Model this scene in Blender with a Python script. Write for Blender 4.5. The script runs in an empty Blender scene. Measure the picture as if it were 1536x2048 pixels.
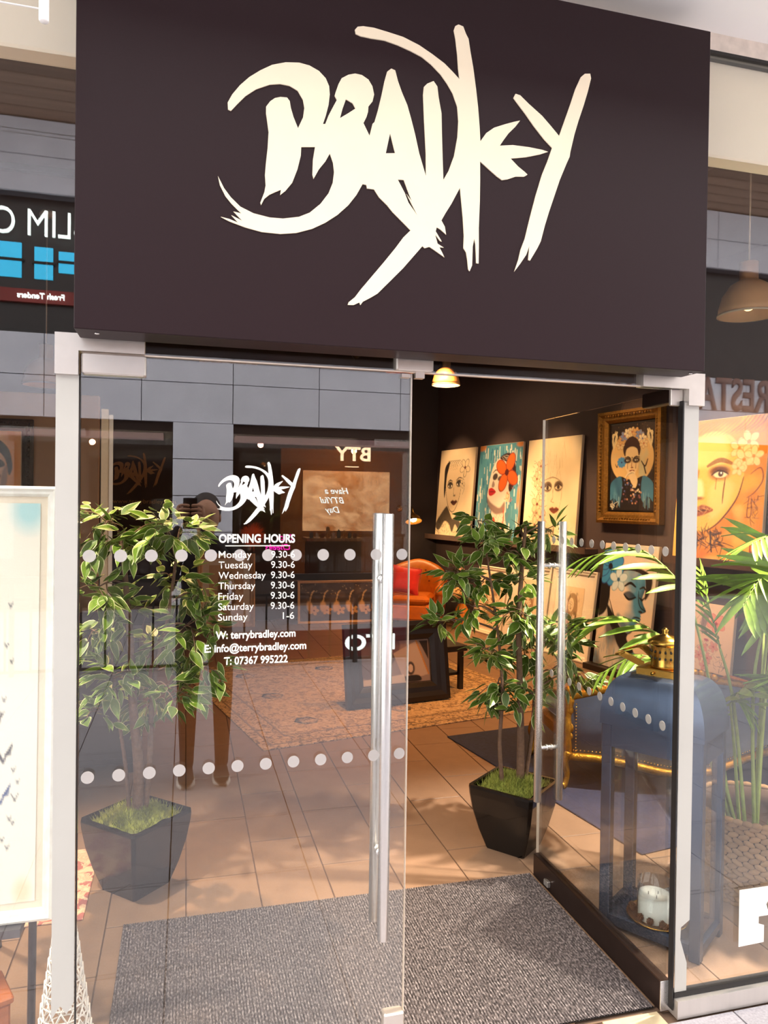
import bpy, bmesh, math, random
import numpy as np
from mathutils import Vector, Matrix, Euler
from math import pi, sin, cos, radians as R

SC = bpy.context.scene
COL = SC.collection
random.seed(7)
RNG = np.random.default_rng(5)

# ------------------------------------------------------------------ camera
FPX, YAW, PITCH, ROLL, DIST, EYE = 1483.4, 0.2622, 0.0124, -0.0133, 2.063, 1.65
fwd = Vector((sin(YAW)*cos(PITCH), cos(YAW)*cos(PITCH), -sin(PITCH)))
rgt = Vector((cos(YAW), -sin(YAW), 0))
upv = rgt.cross(fwd)
r2 = rgt*cos(ROLL) - upv*sin(ROLL)
u2 = rgt*sin(ROLL) + upv*cos(ROLL)
cd = bpy.data.cameras.new('camera')
cam = bpy.data.objects.new('camera', cd)
COL.objects.link(cam)
M = Matrix.Identity(4)
for i in range(3):
    M[i][0] = r2[i]; M[i][1] = u2[i]; M[i][2] = -fwd[i]
M.translation = Vector((0, -DIST, EYE))
cam.matrix_world = M
cd.sensor_fit = 'VERTICAL'
cd.sensor_height = 32.0
cd.lens = FPX/2048*32.0
cd.clip_start = 0.005
cd.clip_end = 200
SC.camera = cam

# ------------------------------------------------------------------ world and exposure
W = bpy.data.worlds.new('daylight')
SC.world = W
W.use_nodes = True
_n = W.node_tree.nodes
_bg = _n['Background']
_bg.inputs['Color'].default_value = (1.0, 0.975, 0.95, 1)
_bg.inputs['Strength'].default_value = 4.3
SC.view_settings.view_transform = 'Standard'
SC.view_settings.look = 'None'
SC.view_settings.gamma = 1
SC.view_settings.exposure = 0.15
SC.view_settings.use_curve_mapping = False
SC.cycles.transparent_max_bounces = 32      # many panes of glass lie one behind the other
SC.cycles.max_bounces = 8

# ------------------------------------------------------------------ helpers: colour and materials
def C(h):
    h = h.lstrip('#')
    v = [int(h[i:i+2], 16)/255 for i in (0, 2, 4)]
    return tuple(x/12.92 if x <= 0.04045 else ((x+0.055)/1.055)**2.4 for x in v)

MATS = {}
def mat(name, col, rough=0.6, metal=0.0, var=0.12, scale=30.0, bump=0.0, bscale=None, spec=0.5,
        emit=None, estr=0.0, objrand=0.0, coat=0.0, stretch=None, sheen=0.0, subs=0.0):
    """Principled material whose colour is broken up by procedural noise, with optional noise bump."""
    if name in MATS:
        return MATS[name]
    if isinstance(col, str):
        col = C(col)
    m = bpy.data.materials.new(name)
    m.use_nodes = True
    nt = m.node_tree
    N, L = nt.nodes, nt.links
    b = N['Principled BSDF']
    tc = N.new('ShaderNodeTexCoord')
    src = tc.outputs['Object']
    if stretch:
        mp = N.new('ShaderNodeMapping')
        mp.inputs['Scale'].default_value = stretch
        L.new(src, mp.inputs['Vector'])
        src = mp.outputs['Vector']
    nz = N.new('ShaderNodeTexNoise')
    nz.inputs['Scale'].default_value = scale
    nz.inputs['Detail'].default_value = 5
    L.new(src, nz.inputs['Vector'])
    rp = N.new('ShaderNodeValToRGB')
    rp.color_ramp.elements[0].position = 0.25
    rp.color_ramp.elements[1].position = 0.75
    rp.color_ramp.elements[0].color = tuple(max(0, c*(1-var)) for c in col)+(1,)
    rp.color_ramp.elements[1].color = tuple(min(1, c*(1+var)) for c in col)+(1,)
    L.new(nz.outputs['Fac'], rp.inputs['Fac'])
    out = rp.outputs['Color']
    if objrand:
        oi = N.new('ShaderNodeObjectInfo')
        hs = N.new('ShaderNodeHueSaturation')
        mr = N.new('ShaderNodeMapRange')
        mr.inputs['To Min'].default_value = 1-objrand
        mr.inputs['To Max'].default_value = 1+objrand
        L.new(oi.outputs['Random'], mr.inputs['Value'])
        L.new(mr.outputs['Result'], hs.inputs['Value'])
        L.new(out, hs.inputs['Color'])
        out = hs.outputs['Color']
    L.new(out, b.inputs['Base Color'])
    b.inputs['Roughness'].default_value = rough
    b.inputs['Metallic'].default_value = metal
    b.inputs['Specular IOR Level'].default_value = spec
    b.inputs['Coat Weight'].default_value = coat
    if sheen:
        b.inputs['Sheen Weight'].default_value = sheen
    if bump:
        n2 = N.new('ShaderNodeTexNoise')
        n2.inputs['Scale'].default_value = bscale or scale*3
        n2.inputs['Detail'].default_value = 4
        L.new(src, n2.inputs['Vector'])
        bp = N.new('ShaderNodeBump')
        bp.inputs['Strength'].default_value = bump
        bp.inputs['Distance'].default_value = 0.01
        L.new(n2.outputs['Fac'], bp.inputs['Height'])
        L.new(bp.outputs['Normal'], b.inputs['Normal'])
    if emit is not None:
        if isinstance(emit, str):
            emit = C(emit)
        b.inputs['Emission Color'].default_value = tuple(emit)+(1,)
        b.inputs['Emission Strength'].default_value = estr
    MATS[name] = m
    return m

def glass_mat(name, r0=0.06, tint=(1, 1, 1), rough=0.0):
    """Thin architectural glass: clear transmission with Schlick reflection, same for every ray."""
    if name in MATS:
        return MATS[name]
    m = bpy.data.materials.new(name)
    m.use_nodes = True
    nt = m.node_tree
    N, L = nt.nodes, nt.links
    N.remove(N['Principled BSDF'])
    out = N['Material Output']
    g = N.new('ShaderNodeNewGeometry')
    dp = N.new('ShaderNodeVectorMath'); dp.operation = 'DOT_PRODUCT'
    L.new(g.outputs['Normal'], dp.inputs[0]); L.new(g.outputs['Incoming'], dp.inputs[1])
    ab = N.new('ShaderNodeMath'); ab.operation = 'ABSOLUTE'
    L.new(dp.outputs['Value'], ab.inputs[0])
    om = N.new('ShaderNodeMath'); om.operation = 'SUBTRACT'; om.inputs[0].default_value = 1; om.use_clamp = True
    L.new(ab.outputs[0], om.inputs[1])
    pw = N.new('ShaderNodeMath'); pw.operation = 'POWER'; pw.inputs[1].default_value = 5
    L.new(om.outputs[0], pw.inputs[0])
    ma = N.new('ShaderNodeMath'); ma.operation = 'MULTIPLY_ADD'
    ma.inputs[1].default_value = 1-r0; ma.inputs[2].default_value = r0
    L.new(pw.outputs[0], ma.inputs[0])
    tr = N.new('ShaderNodeBsdfTransparent'); tr.inputs['Color'].default_value = tuple(tint)+(1,)
    gl = N.new('ShaderNodeBsdfGlossy'); gl.inputs['Roughness'].default_value = rough
    gl.inputs['Color'].default_value = (1, 1, 1, 1)
    mx = N.new('ShaderNodeMixShader')
    L.new(ma.outputs[0], mx.inputs['Fac']); L.new(tr.outputs[0], mx.inputs[1]); L.new(gl.outputs[0], mx.inputs[2])
    L.new(mx.outputs[0], out.inputs['Surface'])
    MATS[name] = m
    return m

def paint_mat():
    """Material for painted pictures: colour comes from the picture's own colour attribute, plus weave relief."""
    if 'painted_picture' in MATS:
        return MATS['painted_picture']
    m = bpy.data.materials.new('painted_picture')
    m.use_nodes = True
    N, L = m.node_tree.nodes, m.node_tree.links
    b = N['Principled BSDF']
    a = N.new('ShaderNodeAttribute'); a.attribute_name = 'Col'
    L.new(a.outputs['Color'], b.inputs['Base Color'])
    b.inputs['Roughness'].default_value = 0.7
    nz = N.new('ShaderNodeTexNoise'); nz.inputs['Scale'].default_value = 220
    tc = N.new('ShaderNodeTexCoord'); L.new(tc.outputs['Object'], nz.inputs['Vector'])
    bp = N.new('ShaderNodeBump'); bp.inputs['Strength'].default_value = 0.15; bp.inputs['Distance'].default_value = 0.002
    L.new(nz.outputs['Fac'], bp.inputs['Height']); L.new(bp.outputs['Normal'], b.inputs['Normal'])
    MATS['painted_picture'] = m
    return m

# ------------------------------------------------------------------ helpers: mesh building
class MB:
    def __init__(s):
        s.v = []; s.f = []; s.mi = []; s.sm = []; s.cur = 0
    def add(s, verts, faces, smooth=False):
        o = len(s.v)
        s.v += [tuple(v) for v in verts]
        s.f += [tuple(i+o for i in f) for f in faces]
        s.mi += [s.cur]*len(faces)
        s.sm += [smooth]*len(faces)
        return s
    def box(s, x0, x1, y0, y1, z0, z1):
        v = [(x0,y0,z0),(x1,y0,z0),(x1,y1,z0),(x0,y1,z0),(x0,y0,z1),(x1,y0,z1),(x1,y1,z1),(x0,y1,z1)]
        return s.add(v, [(0,3,2,1),(4,5,6,7),(0,1,5,4),(1,2,6,5),(2,3,7,6),(3,0,4,7)])
    def bbox(s, x0, x1, y0, y1, z0, z1, b=0.004):
        """box with chamfered vertical and horizontal edges"""
        def ring(z, i):
            return [(x0+i+b,y0+i,z),(x1-i-b,y0+i,z),(x1-i,y0+i+b,z),(x1-i,y1-i-b,z),(x1-i-b,y1-i,z),(x0+i+b,y1-i,z),(x0+i,y1-i-b,z),(x0+i,y0+i+b,z)]
        rs = [ring(z0, b), ring(z0+b, 0), ring(z1-b, 0), ring(z1, b)]
        return s.loft(rs)
    def loft(s, rings, cap=True, smooth=False, closed=True):
        n = len(rings[0]); v = [p for r in rings for p in r]; f = []
        m = n if closed else n-1
        for k in range(len(rings)-1):
            for i in range(m):
                j = (i+1) % n
                f.append((k*n+i, k*n+j, (k+1)*n+j, (k+1)*n+i))
        if cap and closed:
            f.append(tuple(reversed(range(n))))
            f.append(tuple((len(rings)-1)*n+i for i in range(n)))
        return s.add(v, f, smooth)
    def lathe(s, prof, n=24, c=(0,0,0), smooth=True, cap=True, axis='z'):
        rings = []
        for r, z in prof:
            rg = []
            for i in range(n):
                a = 2*pi*i/n
                if axis == 'z': rg.append((c[0]+r*cos(a), c[1]+r*sin(a), c[2]+z))
                elif axis == 'y': rg.append((c[0]+r*cos(a), c[1]-z, c[2]+r*sin(a)))
                else: rg.append((c[0]+z, c[1]+r*cos(a), c[2]+r*sin(a)))
            rings.append(rg)
        return s.loft(rings, cap, smooth)
    def tube(s, pts, rad, n=8, smooth=True, cap=True):
        pts = [Vector(p) for p in pts]
        if not isinstance(rad, (list, tuple)): rad = [rad]*len(pts)
        rings = []; ref = None
        for k, p in enumerate(pts):
            t = (pts[min(k+1, len(pts)-1)]-pts[max(k-1, 0)]).normalized()
            if ref is None:
                ref = Vector((0,0,1)) if abs(t.z) < 0.9 else Vector((1,0,0))
            a = (ref - t*ref.dot(t)).normalized(); b = t.cross(a); ref = a
            rings.append([p+(a*cos(2*pi*i/n)+b*sin(2*pi*i/n))*rad[k] for i in range(n)])
        return s.loft(rings, cap, smooth)
    def sphere(s, c, r, n=12, m=8, sq=(1,1,1)):
        rings = []
        for k in range(m+1):
            t = pi*k/m
            rr = max(sin(t), 1e-3)
            rings.append([(c[0]+sq[0]*r*rr*cos(2*pi*i/n), c[1]+sq[1]*r*rr*sin(2*pi*i/n), c[2]-sq[2]*r*cos(t)) for i in range(n)])
        return s.loft(rings, True, True)
    def prism(s, poly, d0, d1, ax='y'):
        """flat polygon extruded along an axis; poly in the other two coordinates"""
        n = len(poly)
        def P(p, d):
            if ax == 'y': return (p[0], d, p[1])
            if ax == 'z': return (p[0], p[1], d)
            return (d, p[0], p[1])
        v = [P(p, d0) for p in poly]+[P(p, d1) for p in poly]
        f = [tuple(range(n)), tuple(reversed(range(n, 2*n)))]
        f += [((i+1) % n, i, n+i, n+(i+1) % n) for i in range(n)]
        return s.add(v, f)
    def data(s, name, mats):
        me = bpy.data.meshes.new(name)
        me.from_pydata(s.v, [], s.f)
        for m in (mats if isinstance(mats, (list, tuple)) else [mats]):
            me.materials.append(m)
        me.polygons.foreach_set('material_index', s.mi)
        me.polygons.foreach_set('use_smooth', s.sm)
        me.update()
        bm = bmesh.new(); bm.from_mesh(me)
        bmesh.ops.recalc_face_normals(bm, faces=bm.faces)
        bm.to_mesh(me); bm.free()
        return me
    def build(s, name, mats, parent=None, **kw):
        return link(name, s.data(name, mats), parent, **kw)

def link(name, me, parent=None, loc=None, rot=None, scale=None):
    o = bpy.data.objects.new(name, me)
    COL.objects.link(o)
    if parent: o.parent = parent
    if loc: o.location = loc
    if rot: o.rotation_euler = rot
    if scale: o.scale = scale
    return o

def tag(o, label=None, cat=None, group=None, kind=None):
    if label: o['label'] = label
    if cat: o['category'] = cat
    if group: o['group'] = group
    if kind: o['kind'] = kind
    return o

def thing(name, label, cat, loc=(0,0,0), rz=0.0, group=None, rot=None):
    o = bpy.data.objects.new(name, None)
    o.empty_display_size = 0.05
    COL.objects.link(o)
    o.location = loc
    o.rotation_euler = rot if rot else (0, 0, rz)
    return tag(o, label, cat, group)

def struct(o, label=None):
    o['kind'] = 'structure'
    if label: o['label'] = label
    return o

def sempty(name, label=None, loc=(0,0,0), rz=0.0):
    o = bpy.data.objects.new(name, None)
    COL.objects.link(o); o.location = loc; o.rotation_euler = (0,0,rz)
    return struct(o, label)

def text_mesh(txt, size, sx=1.0, bold=0.0, ext=0.0008, align='LEFT', shear=0.0, space=1.0):
    cu = bpy.data.curves.new('lettering', 'FONT')
    cu.body = txt; cu.size = size; cu.extrude = ext; cu.offset = bold; cu.align_x = align
    cu.shear = shear; cu.space_character = space; cu.resolution_u = 4
    ob = bpy.data.objects.new('lettering_tmp', cu)
    COL.objects.link(ob)
    dg = bpy.context.evaluated_depsgraph_get()
    me = bpy.data.meshes.new_from_object(ob.evaluated_get(dg))
    COL.objects.unlink(ob); bpy.data.objects.remove(ob); bpy.data.curves.remove(cu)
    co = np.empty(len(me.vertices)*3); me.vertices.foreach_get('co', co)
    co = co.reshape(-1, 3); co[:, 0] *= sx
    me.vertices.foreach_set('co', co.ravel()); me.update()
    return me

def shape_mesh(polys, ext):
    """filled 2D outline (outer contours and holes, even-odd) extruded by ext, in XY"""
    cu = bpy.data.curves.new('outline', 'CURVE'); cu.dimensions = '2D'; cu.fill_mode = 'BOTH'; cu.extrude = ext
    for poly in polys:
        sp = cu.splines.new('POLY'); sp.points.add(len(poly)-1); sp.use_cyclic_u = True
        for p, q in zip(sp.points, poly): p.co = (q[0], q[1], 0, 1)
    ob = bpy.data.objects.new('outline_tmp', cu); COL.objects.link(ob)
    dg = bpy.context.evaluated_depsgraph_get()
    me = bpy.data.meshes.new_from_object(ob.evaluated_get(dg))
    COL.objects.unlink(ob); bpy.data.objects.remove(ob); bpy.data.curves.remove(cu)
    return me

def spot(name, loc, target, power, col, size=60, blend=0.6, rad=0.04, parent=None):
    l = bpy.data.lights.new(name, 'SPOT'); l.energy = power; l.color = col; l.spot_size = R(size)
    l.spot_blend = blend; l.shadow_soft_size = rad
    o = bpy.data.objects.new(name, l); COL.objects.link(o)
    d = Vector(target)-Vector(loc)
    q = d.to_track_quat('-Z', 'Y')
    if parent:
        o.parent = parent
    o.matrix_world = Matrix.Translation(loc) @ q.to_matrix().to_4x4()
    if parent:
        o.matrix_parent_inverse = Matrix.Identity(4)
        o.location = Vector(loc)-Vector(parent.location); o.rotation_euler = q.to_euler()
    return o

def smooth(pts, closed=False, n=6):
    P = [np.array(p, float) for p in pts]; out = []
    m = len(P)
    rng = range(m) if closed else range(m-1)
    for i in rng:
        p0 = P[(i-1) % m] if closed or i > 0 else P[i]
        p1 = P[i]; p2 = P[(i+1) % m]
        p3 = P[(i+2) % m] if closed or i+2 < m else p2
        for k in range(n):
            t = k/n
            out.append(0.5*((2*p1)+(-p0+p2)*t+(2*p0-5*p1+4*p2-p3)*t*t+(-p0+3*p1-3*p2+p3)*t**3))
    if not closed: out.append(P[-1])
    return out

# ------------------------------------------------------------------ common materials
M_steel = mat('brushed_steel', '#DAD8D6', 0.27, 0.85, 0.02, 30, stretch=(1,1,0.02))
M_satin = mat('satin_aluminium', '#D8D2CC', 0.45, 0.85, 0.04, 40, stretch=(1,1,0.05))
M_patch = mat('satin_patch_fitting', '#CFC7C0', 0.40, 0.7, 0.05, 20)
M_film = mat('frosted_film', '#B9B6AF', 0.55, 0.15, 0.04, 5)
M_dsteel = mat('dark_bronze_steel', '#4A3A34', 0.3, 0.8, 0.1, 20)
M_glass = glass_mat('clear_glass', 0.078, (0.97, 0.98, 0.975))
M_pane = glass_mat('lantern_glass', 0.045, (0.98, 0.99, 0.99))
M_edge = mat('polished_glass_edge', '#D9C9B8', 0.15, 0.2, 0.05, 50)
M_vinyl = mat('white_vinyl', '#F7F3E8', 0.6, 0, 0.02, 20, emit='#F7F3E8', estr=0.0)
def frosted(name, col, clear):
    """etched vinyl film: part scattering, part clear"""
    m = bpy.data.materials.new(name); m.use_nodes = True
    N, L = m.node_tree.nodes, m.node_tree.links
    b = N['Principled BSDF']; b.inputs['Base Color'].default_value = C(col)+(1,); b.inputs['Roughness'].default_value = 0.7
    nz = N.new('ShaderNodeTexNoise'); nz.inputs['Scale'].default_value = 400
    mr = N.new('ShaderNodeMapRange'); mr.inputs['To Min'].default_value = clear-0.04; mr.inputs['To Max'].default_value = clear+0.04
    L.new(nz.outputs['Fac'], mr.inputs['Value'])
    tr = N.new('ShaderNodeBsdfTransparent'); mx = N.new('ShaderNodeMixShader')
    L.new(mr.outputs['Result'], mx.inputs['Fac']); L.new(b.outputs[0], mx.inputs[1]); L.new(tr.outputs[0], mx.inputs[2])
    L.new(mx.outputs[0], N['Material Output'].inputs['Surface'])
    return m
M_dot = frosted('frosted_dot', '#BDB7B4', 0.30)
M_black = mat('black_gap', '#14100F', 0.6, 0, 0.1)
# ================================================================== SETTING
# lettering outline of the shop logo, in millimetres on the sign face
LOGO = [[(95,2635),(94,2652),(105,2674),(124,2700),(147,2724),(174,2745),(204,2764),(238,2776),(273,2781),(300,2778),(325,2768),(343,2752),(352,2733),(354,2712),(351,2684),(344,2655),(337,2633),(343,2634),(351,2656),(361,2677),(373,2701),(367,2711),(370,2722),(377,2743),(385,2759),(403,2771),(421,2777),(439,2776),(457,2767),(468,2751),(473,2730),(469,2712),(458,2697),(457,2682),(453,2668),(445,2651),(462,2620),(470,2653),(475,2658),(484,2690),(494,2734),(501,2770),(508,2796),(519,2806),(530,2803),(538,2776),(549,2749),(565,2716),(576,2682),(588,2641),(600,2593),(620,2534),(619,2595),(613,2680),(609,2751),(611,2772),(620,2782),(638,2792),(649,2779),(653,2751),(658,2727),(662,2709),(664,2652),(667,2587),(670,2530),(685,2557),(700,2599),(709,2651),(711,2695),(707,2734),(693,2768),(677,2791),(658,2813),(631,2835),(604,2851),(574,2861),(536,2871),(499,2877),(463,2876),(434,2877),(421,2881),(419,2891),(426,2900),(441,2904),(470,2905),(506,2901),(551,2895),(596,2881),(634,2863),(669,2844),(692,2826),(712,2809),(708,2839),(705,2875),(699,2917),(694,2938),(698,2950),(707,2956),(721,2953),(729,2935),(737,2922),(743,2889),(752,2846),(761,2790),(768,2739),(773,2689),(776,2649),(793,2674),(816,2692),(848,2706),(876,2717),(894,2723),(880,2704),(860,2683),(845,2662),(834,2645),(873,2652),(922,2653),(963,2651),(981,2648),(955,2637),(914,2624),(867,2614),(890,2595),(911,2582),(919,2576),(909,2569),(883,2566),(858,2555),(842,2551),(826,2560),(798,2579),(776,2594),(777,2543),(777,2485),(775,2411),(776,2360),(776,2314),(769,2314),(768,2337),(766,2366),(762,2380),(758,2358),(757,2307),(750,2290),(746,2295),(743,2320),(739,2341),(731,2352),(732,2385),(728,2435),(722,2486),(718,2514),(694,2468),(677,2440),(666,2420),(676,2404),(680,2383),(664,2395),(653,2400),(650,2389),(668,2363),(663,2364),(649,2379),(656,2356),(674,2347),(661,2347),(669,2334),(676,2321),(650,2336),(633,2345),(619,2340),(613,2345),(589,2316),(560,2281),(527,2246),(508,2226),(490,2207),(472,2195),(450,2182),(443,2172),(440,2179),(425,2171),(409,2170),(411,2177),(428,2192),(443,2213),(471,2248),(507,2293),(537,2332),(559,2363),(579,2384),(554,2405),(528,2427),(513,2443),(490,2462),(476,2481),(457,2481),(455,2490),(445,2491),(429,2461),(407,2431),(379,2403),(347,2379),(312,2359),(271,2344),(230,2337),(182,2337),(141,2344),(101,2355),(80,2364),(101,2361),(123,2354),(106,2371),(133,2360),(111,2381),(131,2378),(106,2400),(91,2417),(77,2443),(72,2465),(87,2437),(104,2416),(128,2395),(161,2382),(202,2376),(236,2377),(277,2386),(305,2400),(333,2426),(354,2456),(365,2485),(368,2513),(365,2537),(356,2559),(345,2538),(328,2515),(314,2488),(311,2499),(312,2537),(317,2571),(281,2566),(280,2543),(272,2508),(259,2472),(242,2449),(228,2436),(230,2450),(215,2442),(201,2434),(188,2422),(180,2405),(178,2411),(188,2439),(191,2457),(189,2483),(191,2511),(195,2552),(197,2593),(194,2613),(190,2639),(190,2656),(200,2671),(212,2681),(226,2686),(243,2687),(250,2679),(253,2662),(260,2640),(272,2613),(285,2643),(288,2668),(284,2688),(270,2709),(249,2718),(225,2719),(198,2713),(164,2696),(138,2675),(118,2652),(102,2632)],[(397,2706),(415,2699),(423,2686),(404,2671),(382,2655),(388,2679)],[(518,2634),(533,2584),(507,2580)],[(541,2515),(558,2516),(568,2492),(581,2462),(566,2480),(597,2426),(572,2457),(561,2482)],[(873,2783),(879,2795),(893,2793),(920,2773),(961,2746),(987,2723),(1015,2697),(1028,2733),(1048,2789),(1064,2837),(1081,2874),(1093,2885),(1110,2888),(1113,2875),(1103,2835),(1091,2795),(1075,2748),(1063,2708),(1051,2657),(1049,2643),(1039,2621),(1019,2573),(1003,2526),(987,2479),(975,2440),(963,2394),(953,2374),(931,2337),(925,2338),(928,2377),(919,2352),(903,2328),(883,2301),(895,2335),(902,2365),(914,2396),(929,2458),(945,2519),(964,2582),(980,2621),(994,2661),(967,2683),(937,2713),(908,2746),(883,2772)]]
LX = [p[0] for q in LOGO for p in q]; LZ = [p[1] for q in LOGO for p in q]
LCX, LCZ = (min(LX)+max(LX))/2, (min(LZ)+max(LZ))/2
def logo_mesh(width, ext):
    k = width/(max(LX)-min(LX))
    return shape_mesh([[((x-LCX)*k, (z-LCZ)*k) for x, z in q] for q in LOGO], ext)
LOGO_W = (max(LX)-min(LX))/1000

# ---------------------------------------------------------------- floor of the shop: 0.3 x 0.6 m tiles on a dark bed
M_tile = mat('shop_floor_tile', '#806754', 0.5, 0, 0.10, 9, bump=0.12, bscale=180, objrand=0.035)
M_bed = mat('dark_joint', '#6A5444', 0.9)
fl = MB().box(-2.6, 5.6, 0.03, 8.4, -0.06, -0.008).build('floor', M_bed); struct(fl, 'brown tiled shop floor')
TW, TL, J = 0.30, 0.60, 0.0025
tile_me = MB().bbox(-TW/2+J, TW/2-J, -TL/2+J, TL/2-J, -0.008, 0.0, 0.0015).data('floor_tile', M_tile)
rest = MB()
cnt = 0
for i in range(-9, 19):
    for j in range(0, 14):
        cx = 0.02+TW*(i+0.5); cy = 0.045+TL*(j+0.5) - (0.3 if i % 2 else 0)
        if cx < -2.6 or cx > 5.5: continue
        if -1.2 < cx < 3.4 and 0.3 < cy < 6.4:
            link('floor_tile', tile_me, fl, loc=(cx, cy, 0)); cnt += 1
        else:
            y0 = max(cy-TL/2+J, 0.04)
            if y0 < cy+TL/2-J:
                rest.box(cx-TW/2+J, cx+TW/2-J, y0, cy+TL/2-J, -0.008, 0.0)
o = rest.build('floor_tiles_beyond', M_tile, fl); o['kind'] = 'stuff'

# ---------------------------------------------------------------- mall paving outside
M_slab = mat('granite_paving', '#98949A', 0.7, 0, 0.22, 120, bump=0.08, objrand=0.05)
pv = MB().box(-9, 16, -10, 0.03, -0.07, -0.012).build('pavement', M_bed); struct(pv, 'pale grey granite mall paving')
PW = 0.6
slab_me = MB().box(-PW/2+.003, PW/2-.003, -PW/2+.003, PW/2-.003, -0.012, 0.0).data('paving_slab', M_slab)
rest = MB()
for i in range(-15, 27):
    for j in range(0, 17):
        cx = 1.45+PW*i; cy = -0.335-PW*j
        if cx < -8.6 or cx > 15.6 or cy < -9.8: continue
        if -2.4 < cx < 3.6 and cy > -9:
            link('paving_slab', slab_me, pv, loc=(cx, cy, 0))
        else:
            rest.box(cx-PW/2+.003, cx+PW/2-.003, cy-PW/2+.003, cy+PW/2-.003, -0.012, 0.0)
o = rest.build('paving_slabs_beyond', M_slab, pv); o['kind'] = 'stuff'

# ---------------------------------------------------------------- shop shell
M_dwall = mat('dark_plum_wall', '#4A3B3A', 0.75, 0, 0.06, 6, bump=0.05, bscale=90)
M_ceil = mat('dark_ceiling', '#3A302E', 0.85, 0, 0.08, 4)
WN = Vector((0.984, 0.178, 0)).normalized(); WT = Vector((-WN.y, WN.x, 0)); WC = 5.005
def wallp(t, off=0.0, z=0.0):
    p = WT*t + WN*(WC-off)
    return (p.x, p.y, z)
WRZ = math.atan2(-WT.y, -WT.x)           # local +x runs along the wall towards the street, +y into the wall
M_tan0 = mat('pale_pier', '#CFC6BC', 0.7, 0, 0.05, 4)
wr = MB()
a = Vector(wallp(-1.0)); b = Vector(wallp(7.75))
wr.add([a, b, b+WN*0.15, a+WN*0.15, a+Vector((0,0,3.9)), b+Vector((0,0,3.9)), b+WN*0.15+Vector((0,0,3.9)), a+WN*0.15+Vector((0,0,3.9))],
       [(0,1,5,4),(1,2,6,5),(2,3,7,6),(3,0,4,7),(4,5,6,7),(3,2,1,0)])
struct(wr.build('wall_right', M_dwall), 'dark plum gallery wall on the right')
struct(MB().box(-2.7, 3.75, 8.3, 8.45, 0, 3.9).build('wall_back', mat('black_back_wall', '#2B2020', 0.75, 0, 0.08, 5)), 'near-black back wall of the shop')
struct(MB().box(-2.7, -2.6, 0.03, 8.45, 0, 3.9).build('wall_left', M_dwall), 'dark left wall of the shop')
struct(MB().box(-2.7, 5.6, 0.0, 8.45, 3.8, 3.95).build('ceiling', M_ceil), 'dark shop ceiling')
struct(MB().box(5.2, 5.6, 0.0, 0.1, 0, 3.9).build('wall_front', M_dwall), 'front wall beyond the right window')

struct(MB().box(-4.5, -2.6, -0.02, 0.1, 0, 3.174).build('wall_front_left', M_tan0), 'pale pier left of the shopfront')
struct(MB().box(5.2, 6.5, -0.02, -0.001, 0, 3.174).build('wall_front_right', M_tan0), 'pale pier right of the shopfront')
# street soffit, bulkhead behind the top of the glass
M_white = mat('white_soffit', '#FCF9F6', 0.8, 0, 0.02, 3)
M_cream = mat('cream_bulkhead', '#F8E9D2', 0.8, 0, 0.03, 3)
struct(MB().box(-4.5, 6.5, -0.70, 0.12, 3.174, 3.34).build('ceiling_soffit', M_white), 'white soffit above the shopfront')
bh = struct(MB().box(-2.6, 5.6, 0.03, 0.09, 2.80, 3.8).build('trim_3', M_cream), 'cream bulkhead panel behind the top of the glass')
struct(MB().box(-2.6, 5.6, -0.012, 0.03, 3.118, 3.174).build('trim_4', mat('soffit_trim', '#D9CCC0', 0.7)), 'pale head trim above the glass')
struct(MB().box(-2.6, 5.6, -0.014, 0.028, 3.108, 3.118).build('trim_5', M_black), 'dark joint above the glass')

# ---------------------------------------------------------------- fixed glazing
def pane(name, x0, x1, z0, z1, label):
    o = sempty(name, label)
    MB().box(x0, x1, -0.006, 0.006, z0, z1).build('pane', M_glass, o)
    return o
w1 = pane('window_1', -2.6, -0.267, 0.05, 3.105, 'tall fixed window pane left of the doors')
w2 = pane('window_2', 1.541, 5.2, 0.055, 3.105, 'tall fixed window pane right of the doors')
w3 = pane('window_3', -0.262, 1.536, 2.031, 3.105, 'glass panel above the doors behind the sign')
MB().box(-2.6, -0.267, -0.03, 0.03, 0.0, 0.055).build('sill_rail', M_satin, w1)
MB().box(1.545, 5.2, -0.03, 0.03, 0.0, 0.058).build('sill_rail', M_satin, w2)
MB().box(1.545, 5.2, -0.012, 0.012, 0.058, 0.075).build('gasket', M_black, w2)
MB().box(-0.262, 1.536, -0.0062, 0.0062, 2.027, 2.031).build('polished_edge', M_edge, w3)
# frosted film strips on the pane edges beside the doors
t1 = MB().prism([(-0.322,0.30),(-0.300,0.335),(-0.285,0.31),(-0.267,0.34),(-0.267,1.972),(-0.322,1.972)], -0.0085, -0.0063).build('trim_1', M_film)
struct(t1, 'silver frosted film strip along the left pane edge')
t2 = MB().prism([(1.548,0.06),(1.592,0.06),(1.592,0.165),(1.566,0.245),(1.568,0.285),(1.600,0.305),(1.600,1.985),(1.545,1.985)], -0.0085, -0.0063).build('trim_2', M_film)
struct(t2, 'silver frosted film strip along the right pane edge, notched near the bottom')
MB().box(-0.2655, -0.2635, -0.01, 0.01, 0.02, 1.972).build('door_gap', M_black, t1)
MB().box(1.5375, 1.5415, -0.012, 0.012, 0.02, 1.99).build('door_gap', M_black, t2)
# white vinyl notice at the lower right
st = shape_mesh([[(0,0),(.10,.003),(.10,.06),(.078,.068),(.078,.092),(.30,.092),(.30,.108),(.115,.108),(.108,.13),(.12,.15),(.30,.155),(.30,.19),(0,.19)]], 0.0006)
st.materials.append(M_vinyl)
o = link('window_sticker', st, w2, loc=(1.793, -0.0072, 0.188), rot=(pi/2,0,0))
o['label'] = 'white vinyl notice with cut-out letters on the lower right pane'

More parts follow.
